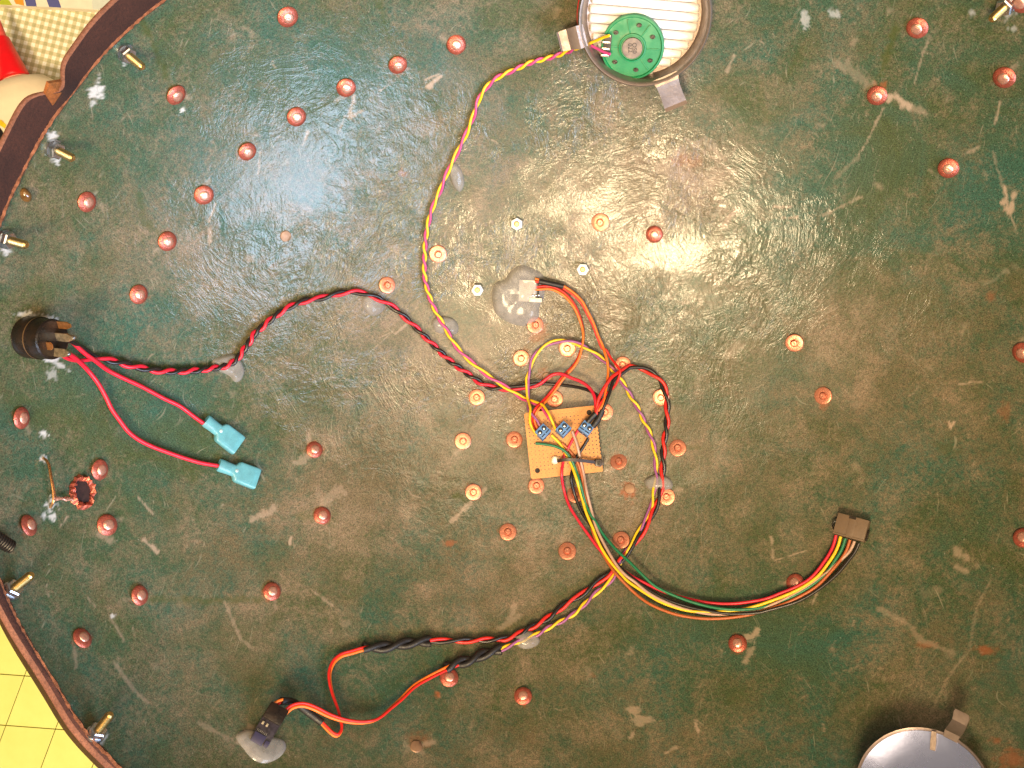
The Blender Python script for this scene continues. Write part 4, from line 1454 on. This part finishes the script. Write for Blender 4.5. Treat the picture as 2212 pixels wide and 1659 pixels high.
glue([(1112, 1372), (1132, 1362), (1155, 1366), (1167, 1382), (1158, 1396), (1135, 1402), (1117, 1394)], "cloudy glue blob on both pairs at bottom centre", 0.0044, seed=9)
glue([(508, 1590), (530, 1575), (560, 1585), (590, 1592), (615, 1600), (618, 1620), (600, 1640), (570, 1650), (545, 1640), (525, 1618)], "pale smeared glue under the black sensor module", 0.0028, seed=10)
wg = glue([(1191, 996), (1193, 989), (1199, 986), (1206, 989), (1208, 996), (1205, 1003), (1198, 1005), (1192, 1002)], "small white glue dab at the cable tie's left end", 0.0030, seed=11, lift=ZB - (surf_s(pz(1199, 996, ZB).x, pz(1199, 996, ZB).y)),
          m=simple("opaque_white_glue", (0.80, 0.74, 0.62), 0.35, var=0.05))

# ---- cream connector inside the big blob
wc = thing("cream_connector", "small cream plastic wire connector sunk in the largest glue blob", "connector", P(1140, 635))
Mw = frame(1139, 627, 0.0006, spin=math.radians(-2))
spw = K * (HC - P(1139, 627).z)
MB().box(Mw, 36 * spw, 46 * spw, .0052, .0004).build("connector_body", M_WHITEC, wc, smooth=30)
Mw2 = frame(1157, 646.5, 0.0006, spin=math.radians(-2))
MB().box(Mw2, 27 * spw, 9 * spw, .0058, .0004).build("side_arm", M_WHITEC, wc, smooth=30)
MB().box(frame(1160, 622, .0006, spin=math.radians(-2)), 10 * spw, 44 * spw, .0048, .0003).build("contact_block", M_BLACKP, wc, smooth=30)
for k in range(3):
    MB().lathe(frame(1151 + k * 6, 637.5, .0058), [(.0007, 0), (.0007, .0006), (.0004, .0008), (0, .0008)], 8).build("contact_pin", M_SCREW, wc)

# ================================================================== BLUE CRIMP LEADS
def crimp_lead(pp, label, b0, b1, b2, h):
    t = thing("red_crimp_lead", label, "wire lead", P(*pp[len(pp) // 2][:2]), "red leads with blue crimp connectors")
    wire(pp, RR * 1.08, M_RED, t, h0=.0024, seg=12)
    p0, p1, p2 = P(*b0, h), P(*b1, h), P(*b2, h)
    nn_ = normal(p1.x, p1.y)
    axd = (p2 - p0).normalized()
    sd = nn_.cross(axd).normalized()
    up = axd.cross(sd)
    # lofted sleeve: round barrel flaring to a flat box
    vs_, fs_ = [], []
    secs = []
    L01 = (p1 - p0).length
    L12 = (p2 - p1).length
    for s_, w_, t_, e_ in [(0, .0038, .0027, 2.0), (L01 * .12, .0040, .0029, 2.0), (L01 * .55, .0037, .0026, 2.2), (L01 * .88, .0037, .0025, 2.6), (L01 * 1.0, .0058, .0026, 4), (L01 + L12 * .10, .0064, .0027, 5), (L01 + L12 * .85, .0066, .0027, 6), (L01 + L12 * .97, .0064, .0025, 6), (L01 + L12 * .97, .0052, .0016, 6), (L01 + L12 * .80, .0050, .0014, 6)]:
        secs.append((s_, w_, t_, e_))
    sg = 28
    for s_, w_, t_, e_ in secs:
        c = p0 + axd * s_
        for i in range(sg):
            a = 2 * math.pi * i / sg
            ca_, sa_ = math.cos(a), math.sin(a)
            x = w_ * math.copysign(abs(ca_) ** (2 / e_), ca_)
            y = t_ * math.copysign(abs(sa_) ** (2 / e_), sa_)
            vs_.append(c + sd * x + up * y)
    for k in range(len(secs) - 1):
        for i in range(sg):
            j = (i + 1) % sg
            fs_.append((k * sg + i, (k + 1) * sg + i, (k + 1) * sg + j, k * sg + j))
    fs_.append(tuple(range(sg)))
    fs_.append(tuple(reversed(range((len(secs) - 1) * sg, len(secs) * sg))))
    sl_ = MB().add(vs_, fs_).build("crimp_sleeve", M_CRIMP, t, smooth=35)
    bm = bmesh.new()
    bm.from_mesh(sl_.data)
    bmesh.ops.recalc_face_normals(bm, faces=bm.faces)
    bm.to_mesh(sl_.data)
    bm.free()
    Mi = Matrix((sd, axd, up)).transposed().to_4x4()
    Mi.translation = p0 + axd * (L01 * .55) - up * .0008
    MB().box(Mi, .0042, L01 * .7, .0016, .0003).build("metal_barrel", M_SCREW, sl_, smooth=30)
    Mi = Mi.copy()
    Mi.translation = p0 + axd * (L01 + L12 * .42) - up * .0006
    MB().box(Mi, .0078, L12 * .72, .0012, .0003).build("metal_tab", M_SCREW, sl_, smooth=30)
    MB().lathe(Matrix.Translation(p0 + axd * L01 * .97 + up * .0022) @ Matrix((sd, axd, up)).transposed().to_4x4(), [(.0012, 0), (.0011, .0005), (.0006, .0008), (0, .0008)], 10).build("crimp_dimple", simple("pale_blue_dimple", (0.40, 0.58, 0.62), 0.3), sl_)


crimp_lead([(141, 731, .013), (150, 735, .011), (160, 742, .009), (182, 762, .0075), (207, 780, .006), (232, 799, .0035), (265, 816), (300, 832), (325, 845), (355, 861), (385, 875), (400, 885), (422, 902), (448, 920, .0032), (458, 925, .0032)],
           "upper of two red leads with a blue crimp connector", (444, 908), (476, 931), (516, 964), .0032)
crimp_lead([(148, 764, .010), (158, 770, .008), (170, 780, .006), (190, 800, .0035), (212, 828), (230, 860), (242, 885), (260, 910), (277, 932), (300, 950), (330, 965), (362, 977), (400, 990), (435, 1000), (470, 1006, .0032), (482, 1010, .0032)],
           "lower of two red leads with a blue crimp connector", (472, 1004), (508, 1021), (556, 1036), .0032)

# ================================================================== SWITCH
sw = thing("switch", "black round switch with brass lugs on the left wall", "switch", P(50, 725))
Msw = frame(50, 727, -0.004)
axn = Msw.to_3x3() @ Vector((0, 0, 1))
r_s = 0.0108
body = MB().lathe(Msw, [(r_s, 0), (r_s, .004), (r_s * .985, .0045), (r_s, .005), (r_s, .0125), (r_s * .97, .0130), (r_s * .95, .0145), (r_s * .95, .0200), (r_s * .88, .0206), (0, .0206)], 36).build("switch_body", M_BLACKP, sw, smooth=35)
MB().lathe(Msw, [(r_s * 1.004, .0118), (r_s * 1.012, .0122), (r_s * 1.004, .0126)], 36, cap=False).build("worn_ring", simple("worn_brown_ring", (0.10, 0.055, 0.025), 0.4), body)


def lug(u_, v_, w_, l_, th_, m_, base=.0190, tw=0.0, lean_=0.0):
    Ml = Msw @ Matrix.Translation((u_, v_, base)) @ Matrix.Rotation(math.pi / 2 + tw, 4, 'Z') @ Matrix.Rotation(lean_, 4, 'X')
    mb = MB()
    pr = [(-w_ / 2, 0), (w_ / 2, 0), (w_ / 2, l_ * .75), (w_ * .22, l_), (-w_ * .22, l_), (-w_ / 2, l_ * .75)]
    n_ = len(pr)
    mb.add([Ml @ Vector((x, -th_ / 2, z)) for x, z in pr] + [Ml @ Vector((x, th_ / 2, z)) for x, z in pr],
           [tuple(range(n_)), tuple(reversed(range(n_, 2 * n_)))] + [(i, i + n_, (i + 1) % n_ + n_, (i + 1) % n_) for i in range(n_)])
    lo = mb.build("terminal_lug", m_, sw, smooth=0)
    MB().lathe(Ml @ Matrix.Translation((0, -th_ / 2 - .0001, l_ * .62)) @ Matrix.Rotation(math.pi / 2, 4, 'X'), [(0, 0), (.0009, 0), (.0008, .0002), (0, .0003)], 10).build("lug_hole", M_BOARD_DARK, lo)
    return lo


M_LUG = simple("aged_brass_lug", (0.70, 0.56, 0.36), 0.34, metal=0.85, var=0.25, scale=500)
M_LUGO = simple("orange_copper_lug", (0.70, 0.30, 0.10), 0.34, metal=0.85, var=0.2, scale=500)
lug(.004, .0068, .0038, .0100, .0008, M_LUGO, tw=.25)
lug(.002, .0010, .0042, .0125, .0009, M_LUG, tw=.15)
lug(.000, -.0066, .0042, .0105, .0009, M_LUG, tw=-.2)
lug(-.004, -.0026, .0040, .0050, .0009, M_LUGO, tw=.1)
for u_, v_, z_ in [(.003, .0012, .031), (.001, -.0070, .0285)]:
    MB().lathe(Msw @ Matrix.Translation((u_, v_, z_ - .0018)), [(0, 0), (.0012, .0006), (.0015, .0016), (.0010, .0028), (0, .0032)], 10, jit=.15).build("solder_joint", M_SILVERD, sw)

# ================================================================== COPPER WIRE HOOK
hk = thing("copper_wire_hook", "bent bare copper wire twisted beside the ragged eyelet, left wall", "wire", P(112, 1050))
MB().tube(path([(94, 990, .0004), (99, 993, .003), (105, 1002, .0045), (110, 1030, .0055), (114, 1052, .0055), (116, 1068, .0050), (116, 1080, .0045), (113, 1090, .003), (109, 1096, .0002)]), .00072, 8).build("main_strand", simple("bare_copper_wire", (0.88, 0.42, 0.16), 0.28, metal=1.0, scale=600), hk)
tw_c = [(116, 1078, .0048), (126, 1077, .0045), (136, 1077, .004), (148, 1078, .003), (158, 1078, .0015)]
twist(tw_c, .0007, .0035, (M_COPPER, M_COPPER), hk, name="twisted_strand", wob=.05)

# ================================================================== SMALL LEFTOVERS on the left wall
Md = frame(53, 421, 0.0)
drop = MB().lathe(Md, [(.0030, -.0003), (.0033, .0010), (.0024, .0026), (.0010, .0034), (0, .0036)], 18, sx=.8, sy=1.15, jit=.05).build("resin_drop", simple("amber_resin", (0.16, 0.075, 0.02), 0.2, var=.2, scale=500, coat=.6), None, smooth=60)
things(drop, "small glossy brown resin drop near the upper left rim", "resin drop")
spr = thing("black_spring", "short black coil at the far left edge below the rivets", "spring", P(8, 1172))
cc = path([(-14, 1158, .003), (24, 1182, .003)])
tc_ = (cc[-1] - cc[0])
ax1 = tc_.normalized()
s1 = ax1.cross(normal(cc[0].x, cc[0].y)).normalized()
s2 = ax1.cross(s1)
hel = [cc[0] + tc_ * (i / 120) + (s1 * math.cos(i * .42) + s2 * math.sin(i * .42)) * .0028 for i in range(121)]
MB().tube(hel, .00055, 6).build("coil", M_BLACKW, spr)

# ================================================================== SENSOR MODULE (lower left)
sn = thing("sensor_module", "black sensor module glued at the bottom left with orange leads", "sensor", P(580, 1565))
p_a, p_b = P(560, 1602, .0022), P(604, 1527, .0105)
axs = (p_b - p_a).normalized()
nn = (normal(p_a.x, p_a.y) + Vector((.0, .0, .35))).normalized()
sd = axs.cross(nn).normalized()
nn = sd.cross(axs).normalized()
Ms_ = Matrix((sd, axs, nn)).transposed().to_4x4()
Ms_.translation = p_a
Ls = (p_b - p_a).length
ws = 44 * K * (HC - p_a.z)
sb_ = MB().box(Ms_ @ Matrix.Translation((0, Ls * .30, -.0010)), ws * .98, Ls * .72, .0018, .0002).build("sensor_board", M_SENSOR, sn, smooth=30)
MB().box(Ms_ @ Matrix.Translation((0, Ls * .78, -.0022)), ws, Ls * .44, .0058, .0004).build("plug_block", M_BLACKP, sn, smooth=30)
MB().box(Ms_ @ Matrix.Translation((-ws * .12, Ls * .04, .0008)), ws * .62, Ls * .26, .0016, .0003).build("sensor_chip", M_CHIP, sb_, smooth=30)
MB().box(Ms_ @ Matrix.Translation((ws * .36, Ls * .02, .0008)), ws * .22, Ls * .16, .0014, .0002).build("small_chip", M_CHIP, sb_, smooth=30)
for k in range(2):
    MB().box(Ms_ @ Matrix.Translation((-ws * (.32 - .24 * k), Ls * (.44 + .0 * k), .0008)), ws * .11, Ls * .085, .0006, .0001).build("solder_pad", M_PAD, sb_, smooth=30)
for k in range(7):
    MB().box(Ms_ @ Matrix.Translation((-ws * .38 + k * ws * .085, Ls * .23, .0008)), ws * .035, Ls * .06, .0004, 0).build("chip_leg", M_SCREW, sb_, smooth=0)

# ================================================================== SPEAKER AND LAMP BEZELS
def bezel_frame(px, py, h, lean, spin=0.0):
    return frame(px, py, h, spin, lean)


# --- upper bezel: rolled metal ring, tabs, fluted insert
bz = thing("fluted_lamp_bezel", "round metal lamp bezel with white fluted insert at the top edge", "lamp bezel", P(1390, 40))
Mz = frame(1391, 34, 0.0095, 0.0, .66)
sz = K * (HC - Mz.translation.z)
Rz = 143 * sz
ring = MB()
ring.lathe(Mz, [(Rz * .985, -.014), (Rz * 1.0, .002), (Rz * .99, .0100), (Rz * .965, .0118), (Rz * .935, .0112), (Rz * .915, .0090), (Rz * .90, .0040), (Rz * .875, .0005), (Rz * .86, -.0025), (Rz * .80, -.0032)], 72, cap=False)
ring_o = ring.build("rolled_ring", M_TIN, bz, smooth=60)
# bowl behind the flutes
MB().lathe(Mz, [(Rz * .86, -.0028), (Rz * .70, -.0040), (Rz * .4, -.0045), (0, -.0045)], 48, cap=False).build("reflector_cup", M_TIN, bz, smooth=60)
# flutes: half-round bars across the opening
pitch_f = 19.5 * sz
Rf = Rz * .83
ang_f = math.radians(-4)
k = -8
while k <= 7:
    yc = k * pitch_f + pitch_f * .2
    half = math.sqrt(max(Rf * Rf - yc * yc, 0))
    if half > pitch_f:
        mb = MB()
        vs_, fs_ = [], []
        sg = 10
        L_ = half
        secs = [(-L_, .35), (-L_ * .985, .8), (-L_ * .95, 1), (L_ * .95, 1), (L_ * .985, .8), (L_, .35)]
        for x, sc_ in secs:
            for i in range(sg + 1):
                a = math.pi * i / sg
                vs_.append(Mz @ Matrix.Rotation(ang_f, 4, 'Z') @ Vector((x, yc + math.cos(a) * pitch_f * .47, -.0035 + math.sin(a) * pitch_f * .72 * sc_)))
        for s_ in range(len(secs) - 1):
            for i in range(sg):
                q0 = s_ * (sg + 1) + i
                fs_.append((q0, q0 + sg + 1, q0 + sg + 2, q0 + 1))
        fs_.append(tuple(range(sg + 1)))
        fs_.append(tuple(reversed(range((len(secs) - 1) * (sg + 1), len(secs) * (sg + 1)))))
        o = mb.add(vs_, fs_).build("flute", M_FLUTE, bz, smooth=50)
        bm = bmesh.new()
        bm.from_mesh(o.data)
        bmesh.ops.recalc_face_normals(bm, faces=bm.faces)
        bm.to_mesh(o.data)
        bm.free()
    k += 1


def tab(M, ang, r0, w_, prof, m_, name, parent, th_=.0010):
    """bent sheet tab: prof = [(distance outward, height, width factor)]"""
    T = M @ Matrix.Rotation(ang, 4, 'Z')
    vs_, fs_ = [], []
    for d, z, wf in prof:
        for s_ in (-1, 1):
            for dz in (0, -th_):
                vs_.append(T @ Vector((r0 + d, s_ * w_ / 2 * wf, z + dz)))
    for i in range(len(prof) - 1):
        a = i * 4
        b = a + 4
        fs_ += [(a, b, b + 2, a + 2), (a + 1, a + 3, b + 3, b + 1), (a, a + 1, b + 1, b), (a + 2, b + 2, b + 3, a + 3)]
    fs_ += [(0, 2, 3, 1), (len(prof) * 4 - 4, len(prof) * 4 - 3, len(prof) * 4 - 1, len(prof) * 4 - 2)]
    o = MB().add(vs_, fs_).build(name, m_, parent, smooth=25)
    return o


tab(Mz, math.radians(196), Rz * .90, 46 * sz, [(0, .0102, 1.0), (.004, .0122, 1.05), (.007, .0112, 1.0), (.010, .0092, .95), (.0145, .0088, .90), (.0155, .0100, .9)], M_TIN, "bent_tab", bz)
tab(Mz, math.radians(-66), Rz * .90, 48 * sz, [(0, .0100, 1.25), (.004, .0112, 1.05), (.008, .0098, 1.0), (.013, .0072, 1.0), (.0185, .0052, 1.05), (.0205, .0066, 1.05)], M_TIN, "bent_tab", bz)
# red rubber gasket peeping out at the ring's left
MB().lathe(Mz, [(Rz * 1.0, -.012), (Rz * 1.025, -.009), (Rz * 1.02, -.0045), (Rz * .99, -.004)], 60, cap=False).build("red_gasket", M_RUBBER, bz, smooth=60)

# --- speaker
spk = thing("speaker", "small round green speaker with grey magnet and six dark holes", "speaker", P(1365, 103, .015))
Mp = frame(1366, 103, 0.0185, 0.0, .62)
Mp = Mp @ Matrix.Rotation(math.radians(-4), 4, 'Y') @ Matrix.Rotation(math.radians(7), 4, 'X')
sp_ = K * (HC - Mp.translation.z)
Rs = 68 * sp_
frame_o = MB().lathe(Mp, [(Rs * .97, -.0055), (Rs * 1.0, -.0050), (Rs * 1.0, -.0008), (Rs * .985, 0.0), (Rs * .93, 0.0002), (Rs * .915, -.0006), (Rs * .90, -.0008), (Rs * .44, -.0002), (Rs * .43, .0010), (Rs * .385, .0012), (Rs * .37, .0004), (0, .0004)], 64).build("speaker_frame", M_SPKG, spk, smooth=40)
mg = MB().lathe(Mp, [(Rs * .325, .0002), (Rs * .325, .0016), (Rs * .315, .0019), (0, .0019)], 40).build("magnet", M_MAGNET, spk, smooth=30)
for a in (75, 28, -34, -78, -140, 140):
    ra = math.radians(a)
    Mo = Mp @ Matrix.Translation((Rs * .70 * math.cos(ra), Rs * .70 * math.sin(ra), -.0001))
    MB().lathe(Mo, [(0, .00025), (Rs * .068, .00025), (Rs * .074, .0)], 16, sx=1.15, sy=.9).build("vent_hole", M_BLACKP, frame_o)
for a in (102, 52, -4, -52, 178):
    ra = math.radians(a)
    Mr = Mp @ Matrix.Rotation(ra, 4, 'Z') @ Matrix.Translation((Rs * .64, 0, -.0010))
    MB().box(Mr, Rs * .44, Rs * .045, .0010, .0002).build("frame_rib", M_SPKG, frame_o, smooth=30)
# solder terminal strip on the left side
MB().box(Mp @ Matrix.Rotation(math.radians(176), 4, 'Z') @ Matrix.Translation((Rs * .80, 0, -.0004)), Rs * .24, Rs * .66, .0010, .0002).build("terminal_strip", simple("dark_brown_strip", (0.045, 0.022, 0.015), 0.5), spk, smooth=30)
for k, yy in enumerate((-.30, -.10, .10, .30)):
    MB().box(Mp @ Matrix.Rotation(math.radians(176), 4, 'Z') @ Matrix.Translation((Rs * .84, yy * Rs, .0005)), Rs * .26, Rs * .085, .0010, .0003).build("solder_tab", M_SILVERD, spk, smooth=30)
# printed marking on the magnet, two short lines turned a quarter turn
for txt, off_ in (("OS0", .08), ("022", -.08)):
    cu = bpy.data.curves.new("marking", 'FONT')
    cu.body = txt
    cu.size = Rs * .19
    cu.align_x = 'CENTER'
    cu.align_y = 'CENTER'
    cu.extrude = 0.00003
    tmp = bpy.data.objects.new("marking_text", cu)
    COL.objects.link(tmp)
    bpy.context.view_layer.update()
    tme = bpy.data.meshes.new_from_object(tmp.evaluated_get(bpy.context.evaluated_depsgraph_get()))
    bpy.data.objects.remove(tmp)
    bpy.data.curves.remove(cu)
    tme.materials.clear()
    tme.materials.append(M_INK)
    to = bpy.data.objects.new("marking", tme)
    COL.objects.link(to)
    Mtx = Mp @ Matrix.Translation((off_ * Rs * .85, 0.01 * Rs, .00196)) @ Matrix.Rotation(math.radians(-86), 4, 'Z')
    to.parent = mg
    to.matrix_local = Matrix.Translation(-root_loc(mg)) @ Mtx

# --- lower right reflector
print('reflector at', P(1990, 1708), P(2200, 1650), P(1900, 1650))
b2 = thing("chrome_reflector", "polished metal reflector bowl with bent tab at the bottom right edge", "lamp reflector", P(2000, 1650))
M2 = frame(1998, 1722, 0.0015, 0.0, .78)
s2_ = K * (HC - M2.translation.z)
R2 = 140 * s2_
MB().lathe(M2, [(R2 * 1.0, -.012), (R2 * 1.01, .006), (R2 * .985, .0085), (R2 * .955, .0075), (R2 * .94, .004)], 64, cap=False).build("rolled_ring", M_TIN, b2, smooth=60)
MB().lathe(M2, [(R2 * .95, .0074), (R2 * .80, .0048), (R2 * .60, .0028), (R2 * .35, .0014), (0, .0010)], 64, cap=False).build("polished_bowl", M_CHROME, b2, smooth=60)
tab(M2, math.radians(47), R2 * .93, 33 * s2_, [(0, .0085, .9), (.003, .0098, 1.0), (.006, .0085, 1.0), (.010, .0082, .95), (.0135, .0105, 1.05), (.0145, .0120, .9)], M_TIN, "bent_tab", b2)
tab(M2, math.radians(62), R2 * .70, 12 * s2_, [(0, .0045, .9), (.004, .0068, 1.0), (.008, .0092, .8)], M_TIN, "bent_strip", b2)

# ================================================================== BACKGROUND THINGS ON THE CLOTH
ZT = -0.0095
# striped package
pk = thing("striped_package", "white package printed with coloured stripes behind the shell, top left", "package", pz(150, -40, ZT))


def wedge(name, px4, z0, h_, m_, parent):
    t_ = [pz(x, y, z0 + h_) for x, y in px4]
    b_ = [Vector((p.x, p.y, z0)) for p in t_]
    n_ = len(t_)
    mb = MB().add(t_ + b_, [tuple(range(n_)), tuple(reversed(range(n_, 2 * n_)))] + [(i, i + n_, (i + 1) % n_ + n_, (i + 1) % n_) for i in range(n_)])
    o = mb.build(name, m_, parent, smooth=0)
    bm = bmesh.new()
    bm.from_mesh(o.data)
    bmesh.ops.recalc_face_normals(bm, faces=bm.faces)
    bm.to_mesh(o.data)
    bm.free()
    return o


wedge("package_body", [(-120, 5), (-10, 10), (120, 16), (270, 25), (480, 40), (480, -200), (-120, -200)], ZT, .005, simple("cream_card", (0.78, 0.72, 0.60), 0.55, var=.04), pk)
stripes = [("green", (0.40, 0.47, 0.03), [(-120, 4), (-10, 9), (26, 11), (20, 2), (-5, -20), (-120, -40)]), ("orange", (0.80, 0.30, 0.03), [(34, 8), (52, 12.3), (50, 0), (44, -20), (20, -20)]),
           ("blue", (0.09, 0.10, 0.30), [(57, 12.8), (79, 13.6), (72, -20), (48, -20)]), ("blue", (0.09, 0.10, 0.30), [(106, 14.8), (132, 16.2), (118, -24), (92, -24)]),
           ("pale grey", (0.60, 0.66, 0.62), [(200, 20), (250, 23), (300, 26), (300, -40), (194, -40)])]
for nm, c_, px_ in stripes:
    wedge("printed_stripe", px_, ZT + .005, .0003, simple(nm + "_print", c_, 0.5, var=.05), pk)
wedge("red_flap", [(216, 18), (230, 21), (240, 26), (220, 25)], ZT + .0055, .0006, simple("red_print", (0.45, 0.02, 0.03), 0.5), pk)

# glue bottle lying on the cloth: red cap, cream body
bt = thing("glue_bottle", "cream bottle with a bright red cone cap on the gingham cloth", "bottle", pz(20, 230, ZT))
A_ = pz(60, 260, ZT + .020)
B_ = pz(33, 172, ZT + .020)
axb = (B_ - A_).normalized()
sdb = axb.cross(Vector((0, 0, 1))).normalized()
Mbt = Matrix((sdb, sdb.cross(axb) * -1, axb)).transposed().to_4x4()
Mbt.translation = B_
u1 = K * (HC - ZT - .02)
M_CREAM = simple("cream_bottle_plastic", (0.80, 0.68, 0.50), 0.4, var=.03)
M_REDCAP = simple("bright_red_cap", (0.78, 0.006, 0.012), 0.38, var=.05)
MB().lathe(Mbt, [(0, -260 * u1), (95 * u1, -260 * u1), (98 * u1, -250 * u1), (98 * u1, -70 * u1), (90 * u1, -35 * u1), (66 * u1, -12 * u1), (36 * u1, -2 * u1), (30 * u1, 0), (28 * u1, 6 * u1), (0, 6 * u1)], 40, sy=.62).build("bottle_body", M_CREAM, bt, smooth=50)
cap = MB().lathe(Mbt, [(30 * u1, 2 * u1), (31 * u1, 5 * u1), (30.5 * u1, 9 * u1), (13.5 * u1, 92 * u1), (10 * u1, 96 * u1), (0, 96 * u1)], 28).build("red_cap", M_REDCAP, bt, smooth=40)
MB().lathe(Mbt, [(9.5 * u1, 94 * u1), (6 * u1, 140 * u1), (4 * u1, 146 * u1), (0, 146 * u1)], 20).build("cap_tip", simple("pinkish_red_tip", (0.72, 0.10, 0.08), 0.4), cap, smooth=40)


def on_bottle(px, py):
    """photo position -> point on the bottle's body"""
    inv = Mbt.inverted()
    o_ = inv @ Vector((0, 0, HC))
    d_ = (inv @ pz(px, py, 0.0)) - o_
    a_r, b_r = 98.7 * u1, 98.7 * u1 * .62
    A2 = (d_.x / a_r) ** 2 + (d_.y / b_r) ** 2
    B2 = 2 * (o_.x * d_.x / a_r ** 2 + o_.y * d_.y / b_r ** 2)
    C2 = (o_.x / a_r) ** 2 + (o_.y / b_r) ** 2 - 1
    t = (-B2 - math.sqrt(max(B2 * B2 - 4 * A2 * C2, 0))) / (2 * A2)
    return Mbt @ (o_ + d_ * t)


def print_patch(px_, m_, lift):
    pts = []
    n_ = len(px_)
    for i in range(n_):
        a, b = px_[i], px_[(i + 1) % n_]
        for k in range(4):
            pts.append((a[0] + (b[0] - a[0]) * k / 4, a[1] + (b[1] - a[1]) * k / 4))
    c = (sum(p[0] for p in pts) / len(pts), sum(p[1] for p in pts) / len(pts))
    up_ = Vector((0, 0, lift))
    mb = MB().add([on_bottle(*p) + up_ for p in pts] + [on_bottle(*c) + up_], [(i, (i + 1) % len(pts), len(pts)) for i in range(len(pts))])
    return mb.build("label_print", m_, bt, smooth=60)


print_patch([(-40, 262), (-6, 268), (6, 284), (12, 304), (0, 330), (-40, 330)], simple("black_label_print", (0.012, 0.010, 0.010), 0.4), .0002)
print_patch([(-12, 256), (4, 260), (14, 270), (11, 278), (2, 272), (-12, 267)], simple("yellow_label_print", (0.80, 0.55, 0.02), 0.4), .0004)

print("SCENE BUILT", len(bpy.data.objects))
